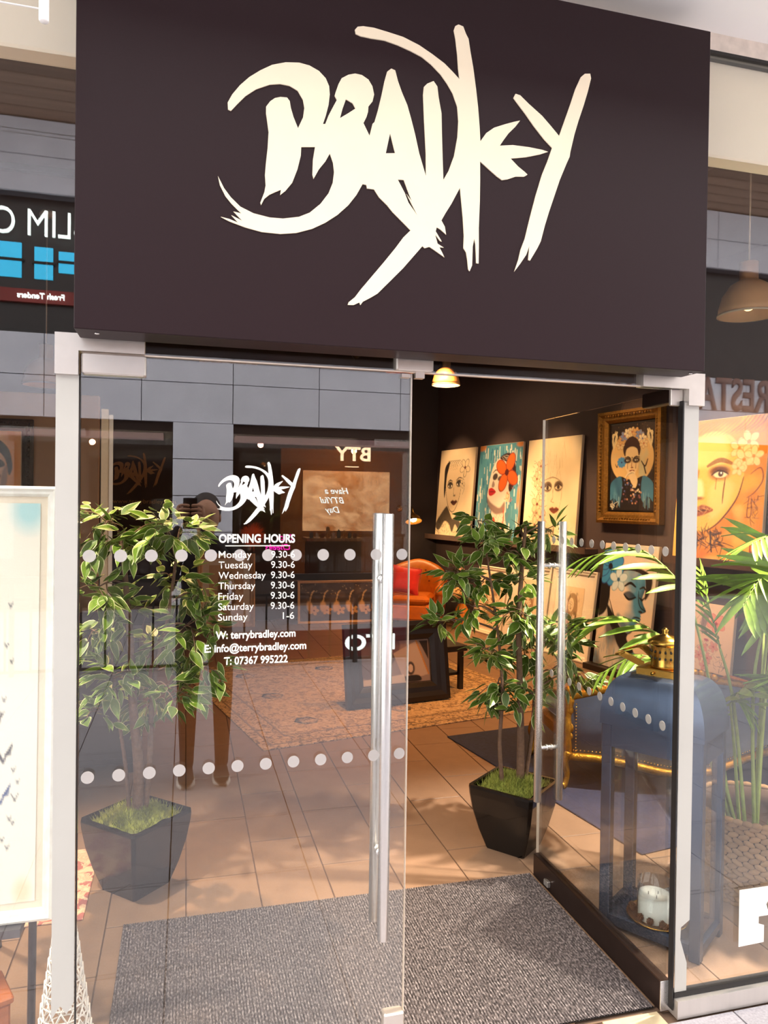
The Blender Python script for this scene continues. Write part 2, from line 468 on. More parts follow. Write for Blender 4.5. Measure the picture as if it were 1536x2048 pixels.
# patch fittings on the glass
def patch(x0, x1, z0, z1, parent, name='patch_fitting'):
    return MB().bbox(x0, x1, -0.02, 0.02, z0, z1, 0.004).build(name, M_patch, parent)
def lpatch(poly, parent):
    return MB().prism(poly, -0.02, 0.02).build('corner_patch_fitting', M_patch, parent)
lpatch([(-0.324,1.968),(-0.2675,1.968),(-0.2675,2.030),(-0.106,2.030),(-0.106,2.074),(-0.324,2.074)], w3)
lpatch([(1.612,1.975),(1.612,2.078),(1.386,2.078),(1.386,2.027),(1.553,2.027),(1.553,1.975)], w3)
patch(0.580, 0.692, 2.030, 2.074, w3)
MB().box(0.598, 0.625, -0.012, 0.012, 2.012, 2.022).build('door_stop', M_patch, w3)
MB().box(0.640, 0.667, -0.012, 0.012, 2.012, 2.030).build('door_stop', M_patch, w3)

# ---------------------------------------------------------------- fascia sign
M_sign = mat('aubergine_sign_panel', '#26171A', 0.42, 0, 0.05, 300, bump=0.03, bscale=700, spec=0.18)
M_cream_let = mat('cream_lettering', '#EFE0C4', 0.55, 0, 0.02, 10)
sg = thing('shop_sign', 'dark aubergine fascia sign box with large cream brush lettering above the doors', 'sign', (0.626, -0.075, 2.06))
MB().bbox(-0.889, 0.889, -0.065, 0.045, 0.0, 1.022, 0.002).build('sign_box', M_sign, sg)
lm = logo_mesh(LOGO_W, 0.0016); lm.materials.append(M_cream_let)
o = link('lettering', lm, sg, loc=(LCX/1000-0.626, -0.0668, LCZ/1000-2.06), rot=(pi/2,0,0))
o['label'] = 'cream brush-painted word BRADLEY'
for dx in (-0.84, 0.865):
    MB().lathe([(0.006,0),(0.006,-0.003),(0.003,-0.004)], 10, (dx,-0.03,0)).build('screw', M_steel, sg)

# ---------------------------------------------------------------- doors
def tubular_handle(parent, loc, axis_y=True, z0=0.372, z1=1.580):
    """pair of long tubular pulls either side of the glass, joined by two stand-offs"""
    h = bpy.data.objects.new('pull_handle', None); COL.objects.link(h); h.parent = parent; h.location = loc
    for s in (-1, 1):
        c = (0, s*0.052, 0)
        MB().lathe([(0.0135,z0),(0.016,z0+.002),(0.016,z1-.002),(0.0135,z1)], 24, c).build('grip_bar', M_steel, h)
    for z in (z0+0.232, z1-0.19):
        MB().lathe([(0.0085,-0.052),(0.0085,0.052)], 16, (0,0,z), axis='y').build('stand_off', M_steel, h)
        for s in (-1, 1):
            MB().lathe([(0.013,-0.003),(0.013,0.003)], 16, (0,s*0.012,z), axis='y').build('rosette', M_steel, h)
    return h

def glass_door(name, label, loc, rz):
    d = sempty(name, label, loc, rz)
    return d
# left leaf, shut (local x along the leaf from the hinge)
DW = 0.892
d1 = glass_door('door_1', 'closed left glass door with white opening hours', (-0.2625, 0, 0), 0)
MB().box(0, DW, -0.006, 0.006, 0.012, 2.024).build('glass_leaf', M_glass, d1)
MB().box(DW, DW+0.002, -0.006, 0.006, 0.012, 2.024).build('polished_edge', M_edge, d1)
MB().bbox(0.002, 0.160, -0.018, 0.018, 1.972, 2.027, 0.004).build('patch_fitting', M_patch, d1)
MB().bbox(0.002, 0.165, -0.018, 0.018, 0.008, 0.07, 0.004).build('patch_fitting', M_patch, d1)
MB().bbox(DW-0.06, DW, -0.018, 0.018, 0.10, 0.17, 0.004).build('lock_patch', M_patch, d1)
tubular_handle(d1, (0.815, 0, 0.04))
dot_me = MB().lathe([(0.0163,-0.0005),(0.0163,0.0005)], 28, (0,0,0), axis='y', smooth=False).data('dot', M_dot)
for z in (1.5015, 0.9236):
    for i in range(12):
        link('dot', dot_me, d1, loc=(-0.2387+0.0769*i+0.2625, -0.0068, z))
# lettering on the left leaf
def fit_text(txt, x0, x1, cap, bold, ext=0.0004):
    """text mesh scaled so that it spans x0..x1 with the given capital height"""
    me = text_mesh(txt, 1.0, 1.0, bold, 0.0)
    co = np.empty(len(me.vertices)*3); me.vertices.foreach_get('co', co); co = co.reshape(-1, 3)
    a, b = co[:, 0].min(), co[:, 0].max()
    kx = (x1-x0)/(b-a) if x1 is not None else cap/0.70*0.92
    co[:, 0] = (co[:, 0]-a)*kx; co[:, 1] *= cap/0.70; co[:, 2] = 0
    me.vertices.foreach_set('co', co.ravel()); me.update()
    return me
def door_text(txt, x0, x1, z, cap, bold, right=None):
    me = fit_text(txt, x0, x1, cap, bold)
    me.materials.append(M_vinyl)
    if right is not None:
        x0 = right-max(v.co.x for v in me.vertices)
    o = link('lettering', me, d1, loc=(x0+0.2625, -0.0082, z), rot=(pi/2,0,0)); o['label'] = 'white vinyl lettering reading '+txt
    return o
lm = logo_mesh(0.228, 0.0005); lm.materials.append(M_vinyl)
o = link('logo_decal', lm, d1, loc=(0.1955+0.2625, -0.0072, 1.672), rot=(pi/2,0,0)); o['label'] = 'white vinyl brush logo reading BRADLEY'
door_text('OPENING HOURS', 0.0895, 0.2965, 1.5365, 0.0225, 0.030)
for k, (day, hrs) in enumerate([('Monday','9.30-6'),('Tuesday','9.30-6'),('Wednesday','9.30-6'),('Thursday','9.30-6'),('Friday','9.30-6'),('Saturday','9.30-6'),('Sunday','1-6')]):
    w_ = {'Monday':.088,'Tuesday':.0905,'Wednesday':.127,'Thursday':.099,'Friday':.067,'Saturday':.0955,'Sunday':.079}[day]
    door_text(day, 0.0895, 0.0895+w_, 1.4945-0.0284*k, 0.0190, 0.002)
    wh = 0.0655 if len(hrs) > 4 else 0.0315
    door_text(hrs, 0.2965-wh, 0.2965, 1.4945-0.0284*k, 0.0190, 0.002)
door_text('W: terrybradley.com', 0.0835, 0.301, 1.2745, 0.0205, 0.024)
door_text('E: info@terrybradley.com', 0.0545, 0.3315, 1.2390, 0.0205, 0.024)
door_text('T: 07367 995222', 0.1065, 0.280, 1.2035, 0.0205, 0.024)
MB().box(0.107+0.2625, 0.283+0.2625, -0.0074, -0.0066, 1.5262, 1.5286).build('underline', M_vinyl, d1)
# right leaf, standing open at ninety degrees into the shop
d2 = glass_door('door_2', 'right glass door standing open into the shop', (1.528, 0.006, 0), pi/2)
MB().box(0.012, 0.915, -0.006, 0.006, 0.105, 2.024).build('glass_leaf', M_glass, d2)
MB().box(0.915, 0.917, -0.006, 0.006, 0.105, 2.024).build('polished_edge', M_edge, d2)
MB().bbox(0.006, 0.917, -0.019, 0.019, 0.006, 0.105, 0.003).build('bottom_rail', M_dsteel, d2)
MB().bbox(0.004, 0.006, -0.019, 0.019, 0.006, 0.105, 0.0008).build('rail_end_cap', M_steel, d2)
MB().bbox(0.012, 0.165, -0.018, 0.018, 1.985, 2.034, 0.003).build('patch_fitting', M_dsteel, d2)
MB().bbox(0.0, 0.013, -0.022, 0.022, 1.975, 2.036, 0.002).build('pivot_block', M_patch, d2)
MB().bbox(0.755, 0.79, 0.019, 0.034, 0.03, 0.055, 0.002).build('lock_cylinder', M_steel, d2)
tubular_handle(d2, (0.826, 0, 0.0))
for z in (1.5015, 0.9236):
    for i in range(11):
        link('dot', dot_me, d2, loc=(0.055+0.0769*i, -0.0068, z))
# ================================================================== THE OTHER SIDE OF THE MALL (seen mirrored in the glass)
M_stone = mat('blue_grey_stone', '#D2D1DC', 0.75, 0, 0.07, 3, bump=0.05, objrand=0.03)
M_joint = mat('stone_joint', '#55535C', 0.9)
M_int = mat('shop_interior_dark', '#2A1A14', 0.8)
OY = -10.0
wo = struct(MB().box(-9.0, 16.0, OY-0.4, OY-0.06, 2.87, 4.12).build('wall_opposite', M_joint), 'blue-grey stone facade across the mall')
MB().box(-9.0, 16.0, OY-0.4, OY-0.06, 6.2, 7.28).build('upper_band', M_joint, wo)
def slabs(x0, x1, z0, z1, nx, nz, y=OY):
    for i in range(nx):
        for k in range(nz):
            a, b = x0+(x1-x0)*i/nx, x0+(x1-x0)*(i+1)/nx
            c, d = z0+(z1-z0)*k/nz, z0+(z1-z0)*(k+1)/nz
            MB().box(a+.006, b-.006, y-0.06, y, c+.006, d-.006).build('stone_slab', M_stone, wo)
slabs(-9, 16, 2.87, 4.12, 18, 2)
slabs(-9, 16, 6.2, 7.28, 12, 2)
PX = [(-7.6,-6.7), (-4.0,-3.1), (-0.19,0.73), (5.2,6.1), (7.4,8.3), (12.6,13.5)]
for a, b in PX:
    MB().box(a+.02, b-.02, OY-0.5, OY-0.05, 0, 2.87).build('pillar_core', M_joint, wo)
    for k in range(5):
        MB().box(a, b, OY-0.5, OY+0.04, k*0.574+.006, (k+1)*0.574-.006).build('stone_slab', M_stone, wo)
# dark recess above the shop windows, and pale light troughs
M_lilac = mat('lilac_light_trough', '#B9A3B4', 0.6, emit='#CDB6CC', estr=2.2)
MB().box(-9, 16, OY-0.5, OY-0.1, 2.72, 2.87).build('window_head', M_int, wo)
for a, b in [(-3.1,-0.3), (0.74,5.2), (6.1,8.9)]:
    MB().box(a+.05, b-.05, OY-0.7, OY-0.3, 2.63, 2.715).build('light_trough', M_lilac, wo)
# shop interior box behind
for nm, bx in [('shop_back', (-9,16,OY-3.6,OY-3.5,0,4)), ('shop_floor', (-9,16,OY-3.5,OY,-.05,0.0)), ('shop_ceiling', (-9,16,OY-3.5,OY-.4,2.75,2.86))]:
    MB().box(*bx).build(nm, M_int, wo)
MB().box(-9, 16, OY-0.04, OY-0.03, 0, 2.72).build('shop_glass', glass_mat('far_shop_glass', 0.08, (0.7,0.62,0.55)), wo)
# upper storey: dark glazing
M_up = mat('upper_dark_glazing', '#20181A', 0.35, 0, 0.1, 2)
MB().box(-9, 16, OY-0.5, OY-0.25, 4.12, 6.2).build('upper_glazing', M_up, wo)
M_bluew = mat('blue_lit_window', '#1D6F9C', 0.3, 0, 0.25, 3, emit='#35C3EE', estr=4.2)
for a, b, c, d in [(-3.9,-2.42,4.98,5.50), (-2.24,-1.98,4.98,5.46), (-1.9,-1.55,5.1,5.42), (-1.5,-0.9,4.95,5.45), (-5.4,-4.1,4.98,5.50)]:
    f = MB().box(a, b, OY-0.25, OY-0.22, c, d).build('lit_window', M_bluew, wo)
    MB().box(a-.03, b+.03, OY-0.23, OY-0.20, (c+d)/2-.02, (c+d)/2+.02).build('mullion', M_black, f)
M_red = mat('red_fascia', '#7E2420', 0.5, 0, 0.1, 3)
MB().box(-9, 4, OY-0.25, OY-0.16, 4.60, 4.80).build('red_fascia', M_red, wo)
# canopy of brown boards over the upper level
cp = struct(MB().box(-9, 16, OY-0.5, -8.2, 7.34, 7.5).build('ceiling_canopy', mat('canopy_bed', '#3B2A22', 0.8)), 'brown boarded canopy across the mall')
brd = MB().box(-12.5, 12.5, -0.14, 0.14, -0.04, 0).data('board', mat('canopy_board', '#9A7E6C', 0.7, 0, 0.25, 2, stretch=(0.1,4,4), objrand=0.25))
for k in range(7):
    link('board', brd, cp, loc=(3.5, OY-0.15+0.3*k, 7.34))

def far_text(name, txt, x, z, cap, m, label, y=OY-0.12, bold=0.02, width=None, cat='sign', shear=0):
    me = fit_text(txt, 0, width, cap, bold) if not shear else text_mesh(txt, cap/0.7, 1, bold*cap, 0.0, 'LEFT', shear)
    bm = bmesh.new(); bm.from_mesh(me)
    r = bmesh.ops.extrude_face_region(bm, geom=bm.faces[:])
    bmesh.ops.translate(bm, verts=[v for v in r['geom'] if isinstance(v, bmesh.types.BMVert)], vec=(0,0,0.03))
    bmesh.ops.recalc_face_normals(bm, faces=bm.faces); bm.to_mesh(me); bm.free()
    me.materials.append(m)
    return tag(link(name, me, None, loc=(x, y, z), rot=(pi/2, 0, pi)), label, cat)
M_lit = mat('lit_letters', '#F4F6F0', 0.5, emit='#E8F6F0', estr=7)
M_litw = mat('warm_lit_letters', '#F4E6D0', 0.5, emit='#FFE9CF', estr=20)
M_litb = mat('blue_white_neon', '#DDF2FF', 0.5, emit='#BFE6FF', estr=22)
M_litp = mat('magenta_neon', '#FF40D0', 0.5, emit='#F520D0', estr=22)
M_plain = mat('bronze_letters', '#8C6A62', 0.5)
far_text('restaurant_sign', 'SLIM C', -1.50, 5.58, 0.40, M_lit, 'pale lit SLIM C lettering on the upper storey across the mall', y=OY-0.10, width=1.25, bold=-0.004)
far_text('fascia_lettering', 'Fresh Tenders', -1.80, 4.66, 0.085, M_lit, 'small white Fresh Tenders script on the red fascia', y=OY-0.155, width=0.66)
far_text('restaurant_lettering', 'RESTAURANT', 10.95, 3.52, 0.60, M_plain, 'bronze RESTAURANT letters on the stone fascia across the mall', y=OY+0.005, width=3.5)
# beauty shop interior
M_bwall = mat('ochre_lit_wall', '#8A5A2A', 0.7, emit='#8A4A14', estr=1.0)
M_warmp = mat('backlit_parchment', '#E9BE8A', 0.7, 0, 0.25, 5, emit='#FFBE7A', estr=7)
_N, _L = M_warmp.node_tree.nodes, M_warmp.node_tree.links
_w = _N.new('ShaderNodeTexNoise'); _w.inputs['Scale'].default_value = 4.5; _w.inputs['Detail'].default_value = 7; _w.inputs['Distortion'].default_value = 1.0
_r = _N.new('ShaderNodeValToRGB'); _r.color_ramp.elements[0].color = C('#A8642A')+(1,); _r.color_ramp.elements[1].color = C('#FFDDB0')+(1,)
_r.color_ramp.elements[0].position = .30; _r.color_ramp.elements[1].position = .68
_L.new(_w.outputs['Fac'], _r.inputs['Fac']); _L.new(_r.outputs['Color'], _N['Principled BSDF'].inputs['Emission Color'])
bs = thing('feature_wall', 'ochre feature wall with a backlit parchment panel in the beauty shop', 'wall', (3.2, OY-3.2, 0))
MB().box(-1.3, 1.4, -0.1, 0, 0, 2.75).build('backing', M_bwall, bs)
MB().box(-0.85, 1.0, 0.0, 0.04, 1.05, 2.30).build('backlit_panel', M_warmp, bs)
far_text('shop_sign', 'BTY', 3.48, 2.46, 0.26, M_litw, 'white lit BTY letters on the beauty shop wall', y=OY-2.0, width=0.70)
MB().box(2.98, 3.25, OY-2.0, OY-1.97, 2.33, 2.345).build('sign_underline', M_litw); tag(bpy.data.objects['sign_underline'], 'thin lit bar under the BTY letters', 'sign')
def neon(label, words, x, y, z, cap, m, step, dz):
    t = thing('neon_sign', label, 'neon sign', (x, y, z))
    for k, w_ in enumerate(words):
        me = text_mesh(w_, cap/0.7, 1, 0.001, 0.004, 'LEFT', 0.35); me.materials.append(m)
        link('neon_word', me, t, loc=(-step*k, 0, -dz*k), rot=(pi/2, 0, pi))
neon('white-blue neon script reading Have a BTYful Day in the beauty shop', ['Have a','BTYful','Day'], 2.85, OY-1.0, 1.80, 0.11, M_litb, 0.08, 0.17)
neon('magenta neon script of two words low in the beauty shop window', ['Nice','Cheeks'], 1.78, OY-0.5, 1.00, 0.10, M_litp, 0.03, 0.17)
# orange pompom display
pm = thing('pompom_display', 'fluffy orange pompom on a slim stand in the shop window', 'display', (1.12, OY-0.75, 0))
mb = MB(); rr = random.Random(3)
for k in range(260):
    v = Vector((rr.gauss(0,1), rr.gauss(0,1), rr.gauss(0,1))).normalized()
    a = v.orthogonal().normalized()*0.012
    mb.add([v*0.10+a, v*0.10-a, v*(0.22+rr.random()*0.06)], [(0,1,2)])
mb.sphere((0,0,0), 0.16, 12, 8)
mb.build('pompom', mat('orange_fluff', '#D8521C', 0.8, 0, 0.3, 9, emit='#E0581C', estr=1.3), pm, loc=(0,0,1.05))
MB().lathe([(0.14,0),(0.14,.02),(0.02,.03),(0.02,0.9)], 14).build('stand', M_black, pm)
# display counters with small boxes
ct = thing('display_counter', 'low counter with cosmetics in the beauty shop', 'counter', (2.6, OY-1.3, 0))
MB().box(-0.45, 0.5, -0.25, 0.25, 0, 0.95).build('counter_body', M_int, ct)
MB().box(-0.5, 0.55, -0.3, 0.3, 0.95, 1.0).build('counter_top', mat('pale_top', '#C9A07A', 0.4), ct)
rr = random.Random(8)
for k in range(9):
    x = -0.4+0.1*k; h = 0.06+0.16*rr.random()
    c_ = rr.choice(['#E8D8C8','#8A3A2A','#F0F0EA','#3A5A6A','#C98A3A'])
    tag(MB().box(-0.03,0.03,-0.03,0.03,0,h).lathe([(0.015,h),(0.012,h+0.02)],8).build('cosmetic_bottle', mat('bottle'+c_, c_, 0.4), None, loc=(2.6+x, OY-1.15, 1.0)), 'small cosmetic bottle on the counter across the mall', 'bottle', 'cosmetics on the far counter')
# shop lamps over there
for x, y, p, c in [(3.2, OY-2.2, 160, (1,.62,.3)), (-1.6, OY-2.0, 30, (1,.55,.3)), (7.5, OY-2.0, 60, (1,.6,.35)), (1.3, OY-1.4, 18, (1,.5,.4))]:
    t = thing('ceiling_downlight', 'warm downlight in the shop across the mall', 'lamp', (x, y, 2.72), group='downlights across the mall')
    MB().lathe([(0.06,0),(0.06,.03)], 14).build('lamp_body', M_black, t)
    l = bpy.data.lights.new('downlight', 'POINT'); l.energy = p; l.color = c; l.shadow_soft_size = 0.05
    lo = bpy.data.objects.new('downlight', l); COL.objects.link(lo); lo.parent = t; lo.location = (0,0,-0.06)
# balustrade in front of the opposite shops
bl = thing('balustrade', 'black metal balustrade with thin upright bars in the mall', 'railing', (0, -5.4, 0))
MB().box(-3.2, 5.0, -0.03, 0.03, 0.86, 0.92).build('handrail', M_black, bl)
MB().box(-3.2, 5.0, -0.015, 0.015, 0.70, 0.725).build('top_rail', M_black, bl)
MB().box(-3.2, 5.0, -0.015, 0.015, 0.03, 0.055).build('bottom_rail', M_black, bl)
bar = MB().box(-0.009, 0.009, -0.009, 0.009, 0.055, 0.70).data('bar', M_black)
for k in range(38):
    link('bar', bar, bl, loc=(-3.1+0.2165*k, 0, 0))
post = MB().box(-0.02, 0.02, -0.02, 0.02, 0.0, 0.86).data('post', M_black)
for k in range(6):
    link('post', post, bl, loc=(-3.15+1.62*k, 0, 0))
rs = thing('low_sign', 'low dark red sign board with white PTO letters behind the balustrade', 'sign', (1.9, -5.62, 0))
MB().box(-1.5, 1.0, -0.04, 0.0, 0, 0.30).build('board', mat('dark_red_board', '#6E2430', 0.5, 0, 0.1, 2), rs)
me = fit_text('PTO', 0, 0.55, 0.16, 0.03); me.materials.append(M_lit)
link('lettering', me, rs, loc=(0.30, 0.004, 0.08), rot=(pi/2, 0, pi))
# ================================================================== PAINTED PICTURES
class Cv:
    """small raster canvas; u to the right and v down, both 0..1"""
    def __init__(s, w, h, aspect, col):
        s.w, s.h, s.a = w, h, aspect
        U, V = np.meshgrid((np.arange(w)+.5)/w, (np.arange(h)+.5)/h)
        s.U, s.V = U, V
        s.X, s.Y = U*aspect, V
        s.c = np.empty((h, w, 3)); s.c[:] = C(col)
    def mix(s, al, col):
        if isinstance(col, str): col = C(col)
        s.c = s.c*(1-al[..., None]) + np.array(col)*al[..., None]
    def noise(s, amp, freq, seed, stretch=1.0):
        r = np.random.default_rng(seed); acc = np.zeros((s.h, s.w))
        for o in range(3):
            f = freq*2**o
            nx, ny = int(f*s.a)+3, int(f/stretch)+3
            g = r.random((ny, nx))
            x = s.U*(nx-2); y = s.V*(ny-2)
            i = x.astype(int); j = y.astype(int); fx = x-i; fy = y-j
            fx = fx*fx*(3-2*fx); fy = fy*fy*(3-2*fy)
            acc += (g[j,i]*(1-fx)*(1-fy)+g[j,i+1]*fx*(1-fy)+g[j+1,i]*(1-fx)*fy+g[j+1,i+1]*fx*fy-.5)/2**o
        return acc*amp
    def wash(s, col, al, freq=4, seed=1, thr=0.0, stretch=1.0, mask=None):
        n = s.noise(1.0, freq, seed, stretch)
        k = np.clip((n-thr)*3, 0, 1)*al
        if mask is not None: k = k*mask
        s.mix(k, col)
    def inside(s, pts):
        P = [(p[0]*s.a, p[1]) for p in pts]; n = len(P)
        ins = np.zeros(s.X.shape, bool); d = np.full(s.X.shape, 9.0)
        for i in range(n):
            x0, y0 = P[i]; x1, y1 = P[(i+1) % n]
            dx, dy = x1-x0, y1-y0
            L2 = dx*dx+dy*dy+1e-12
            t = np.clip(((s.X-x0)*dx+(s.Y-y0)*dy)/L2, 0, 1)
            d = np.minimum(d, np.hypot(s.X-x0-t*dx, s.Y-y0-t*dy))
            if y0 != y1:
                c = ((y0 > s.Y) != (y1 > s.Y)) & (s.X < (x1-x0)*(s.Y-y0)/(y1-y0)+x0)
                ins ^= c
        return np.where(ins, d, -d)
    def mask(s, pts, soft=0.006, sm=True):
        if sm: pts = smooth(pts, True, 5)
        return np.clip(s.inside(pts)/soft+.5, 0, 1)
    def poly(s, pts, col, soft=0.006, al=1.0, sm=True):
        m = s.mask(pts, soft, sm)*al; s.mix(m, col); return m
    def line(s, pts, wd, col, al=1.0, sm=True, soft=0.004):
        if sm and len(pts) > 2: pts = smooth(pts, False, 5)
        d = np.full(s.X.shape, 9.0); n = len(pts)
        for i in range(n-1):
            x0, y0 = pts[i][0]*s.a, pts[i][1]; x1, y1 = pts[i+1][0]*s.a, pts[i+1][1]
            dx, dy = x1-x0, y1-y0
            t = np.clip(((s.X-x0)*dx+(s.Y-y0)*dy)/(dx*dx+dy*dy+1e-12), 0, 1)
            d = np.minimum(d, np.hypot(s.X-x0-t*dx, s.Y-y0-t*dy)-wd*(0.5+0.5*sin(pi*(i+.5)/(n-1)))/2)
        s.mix(np.clip(.5-d/soft, 0, 1)*al, col)
    def ell(s, u, v, ru, rv, col, soft=0.006, al=1.0, ang=0.0):
        x = (s.X-u*s.a); y = s.Y-v
        xr = x*cos(ang)+y*sin(ang); yr = -x*sin(ang)+y*cos(ang)
        q = np.hypot(xr/(ru*s.a), yr/rv)
        m = np.clip((1-q)*min(ru*s.a, rv)/soft+.5, 0, 1)*al
        s.mix(m, col); return m
    def flower(s, u, v, r, col, core, n=5, rot=0.3, al=1.0, edge=None):
        for k in range(n):
            a = rot+2*pi*k/n
            cu, cv = u+cos(a)*r*.58/s.a, v+sin(a)*r*.58
            if edge: s.ell(cu, cv, r*.52/s.a, r*.36, edge, ang=a, al=al)
            s.ell(cu, cv, r*.46/s.a, r*.31, col, ang=a, al=al)
        s.ell(u, v, r*.17/s.a, r*.17, core)
    def scrib(s, u0, u1, v0, v1, n, col, wd, seed, al=0.7, ln=0.06, vert=0.0):
        r = random.Random(seed)
        for k in range(n):
            u, v = r.uniform(u0, u1), r.uniform(v0, v1); a = r.uniform(0, 2*pi) if not vert else pi/2+r.uniform(-vert, vert)
            l = ln*(0.4+r.random())
            s.line([(u, v), (u+cos(a)*l/s.a*.5+r.uniform(-.01,.01), v+sin(a)*l*.5), (u+cos(a)*l/s.a, v+sin(a)*l)], wd, col, al)

def mesh_from(cv, W, H, name):
    """flat picture plane facing local -y, origin at bottom centre"""
    w, h = cv.w, cv.h
    xs = np.linspace(-W/2, W/2, w); zs = np.linspace(H, 0, h)
    X, Z = np.meshgrid(xs, zs)
    co = np.stack([X, np.zeros_like(X), Z], -1).reshape(-1, 3)
    idx = np.arange(w*h).reshape(h, w)
    f = np.stack([idx[:-1,:-1], idx[1:,:-1], idx[1:,1:], idx[:-1,1:]], -1).reshape(-1, 4)
    me = bpy.data.meshes.new(name)
    me.vertices.add(len(co)); me.vertices.foreach_set('co', co.ravel())
    me.loops.add(f.size); me.loops.foreach_set('vertex_index', f.ravel().astype(np.int32))
    me.polygons.add(len(f)); me.polygons.foreach_set('loop_start', np.arange(0, f.size, 4, dtype=np.int32))
    me.update(calc_edges=True)
    at = me.color_attributes.new('Col', 'FLOAT_COLOR', 'POINT')
    rgba = np.ones((w*h, 4)); rgba[:, :3] = np.clip(cv.c, 0, 1).reshape(-1, 3)
    at.data.foreach_set('color', rgba.ravel())
    me.materials.append(paint_mat())
    return me

INK = '#1E1210'
def eye(c, u, v, w, h, white='#F3E2C6', iris=INK, lash=INK, ang=0.0):
    c.ell(u, v-h*.3, w*1.45, h*1.9, lash, 0.014, 0.9, ang); c.poly([(u-w*1.1,v+h*.25),(u-w*.2,v-h*.45),(u+w*.6,v-h*.35),(u+w*1.15,v+h*.15),(u+w*.4,v+h*.8),(u-w*.5,v+h*.8)], white, 0.004)
    c.ell(u, v+h*.1, w*.48, h*.75, iris, 0.004); c.line([(u-w*1.2, v), (u, v-h*1.2), (u+w*1.25, v-h*.1)], 0.012, lash)

def art_sketch():
    c = Cv(96, 132, 0.76, '#EAD2AC')
    c.wash('#D9B98C', .35, 3, 2)
    c.poly([(.20,.30),(.26,.20),(.40,.17),(.58,.20),(.66,.32),(.66,.50),(.60,.62),(.52,.71),(.44,.72),(.34,.66),(.26,.55),(.21,.42)], '#E6CBA2', .01)
    c.poly([(.16,.22),(.22,.16),(.30,.14),(.27,.22),(.23,.32),(.22,.50),(.20,.56),(.17,.46),(.16,.34)], INK, .008)
    for k in range(7): c.line([(.20+.05*k,.24),(.26+.05*k,.13),(.36+.06*k,.20)], .006, INK, .7)
    c.line([(.21,.40),(.27,.56),(.35,.67),(.45,.72),(.54,.69),(.63,.57),(.67,.44)], .008, INK)
    c.line([(.28,.38),(.34,.355),(.41,.37)], .012, INK); c.line([(.52,.36),(.60,.33),(.68,.34)], .012, INK)
    eye(c,.35,.42,.055,.022); eye(c,.60,.40,.055,.022)
    c.line([(.47,.42),(.46,.50),(.49,.53),(.53,.52)], .007, INK, .8); c.ell(.49,.535,.03,.008,INK,.006,.8)
    c.poly([(.40,.61),(.46,.585),(.50,.595),(.55,.585),(.59,.605),(.50,.645)], '#5A2E22', .006)
    c.line([(.40,.612),(.50,.607),(.59,.607)], .006, INK)
    c.poly([(.0,.86),(.12,.76),(.28,.66),(.34,.68),(.42,.75),(.50,.80),(.62,.74),(.66,.80),(.78,.90),(.70,.93),(.58,.86),(.50,.95),(.40,.86),(.26,.83),(.14,.92),(.05,.93)], INK, .014, .92)
    c.scrib(.05,.75,.80,.97,46,INK,.006,4,.7,.05)
    c.flower(.74,.22,.10,'#E8CFA6','#5A1E16',5,.3,1,INK)
    c.line([(.74,.26),(.70,.36),(.76,.44),(.72,.52)], .006, INK); c.flower(.70,.40,.05,'#E8CFA6',INK,5,.1,1,INK)
    c.scrib(.08,.16,.92,.97,8,INK,.004,9,.6,.03)
    return c
def art_blue():
    c = Cv(100, 132, 0.78, '#4E8FA2')
    r = random.Random(5)
    for k in range(230):
        u, v = r.random(), r.random(); l = .03+.08*r.random()
        c.line([(u,v),(u+.004,v+l)], .010+.012*r.random(), r.choice(['#DCE4DC','#2A6C92','#8FB8BC','#F0E6D0','#245A7A','#6FA6AE','#E9E2CC']), .85, False)
    c.ell(.05,.02,.10,.04,'#D9822E',.02,.9); c.ell(.95,.02,.09,.03,'#D9822E',.02,.9); c.ell(.97,.55,.03,.10,'#D9822E',.02,.8)
    c.poly([(.30,.36),(.34,.26),(.42,.18),(.56,.13),(.72,.14),(.82,.24),(.84,.38),(.78,.50),(.72,.58),(.70,.70),(.76,.86),(.86,1.0),(.30,1.0),(.36,.84),(.38,.70),(.30,.62),(.26,.54),(.28,.44)], '#EFDCC6', .008)
    c.poly([(.50,.15),(.66,.10),(.80,.14),(.88,.28),(.86,.42),(.78,.50),(.74,.44),(.76,.30),(.66,.20)], '#30161A', .008)
    for k in range(5): c.line([(.54+.02*k,.14+.015*k),(.68+.02*k,.13+.02*k),(.80,.20+.03*k)], .006, '#E9D8C0', .8)
    c.poly([(.26,.55),(.34,.60),(.46,.64),(.58,.66),(.68,.60),(.69,.70),(.62,.72),(.50,.73),(.40,.70),(.30,.64)], '#7A5A54', .02, .85)
    c.ell(.42,.34,.06,.035,'#241418',.012,.95,-.3); c.ell(.55,.36,.07,.028,'#241418',.012,.9,-.1); c.line([(.36,.30),(.42,.27),(.50,.28)],.012,'#241418')
    c.poly([(.38,.38),(.42,.42),(.40,.45),(.35,.44)], '#7A5A54', .01,.8)
    c.poly([(.29,.47),(.35,.455),(.41,.47),(.46,.50),(.40,.53),(.33,.54),(.29,.515)], '#C4202A', .006)
    c.line([(.29,.50),(.37,.497),(.46,.50)], .007, '#5A0E14')
    c.ell(.74,.55,.05,.05,'#EFC9A0',.006); c.line([(.72,.52),(.77,.53),(.75,.59)],.007,'#6A2A20')
    c.flower(.68,.30,.20,'#E4661C','#5A1410',4,.5,1,'#9A2E10')
    c.poly([(.40,.80),(.46,.76),(.50,.84),(.46,.94),(.40,.92)], '#D8431E', .008); c.line([(.66,.66),(.68,.78),(.64,.90),(.70,.98)], .016, '#D8431E')
    c.scrib(.44,.78,.72,.98,40,'#8A6A5C',.006,8,.6,.05); c.scrib(.70,.84,.36,.60,20,'#D05A3A',.006,3,.7,.03)
    c.line([(.38,.66),(.39,.80),(.34,.96)],.007,INK,.6)
    return c
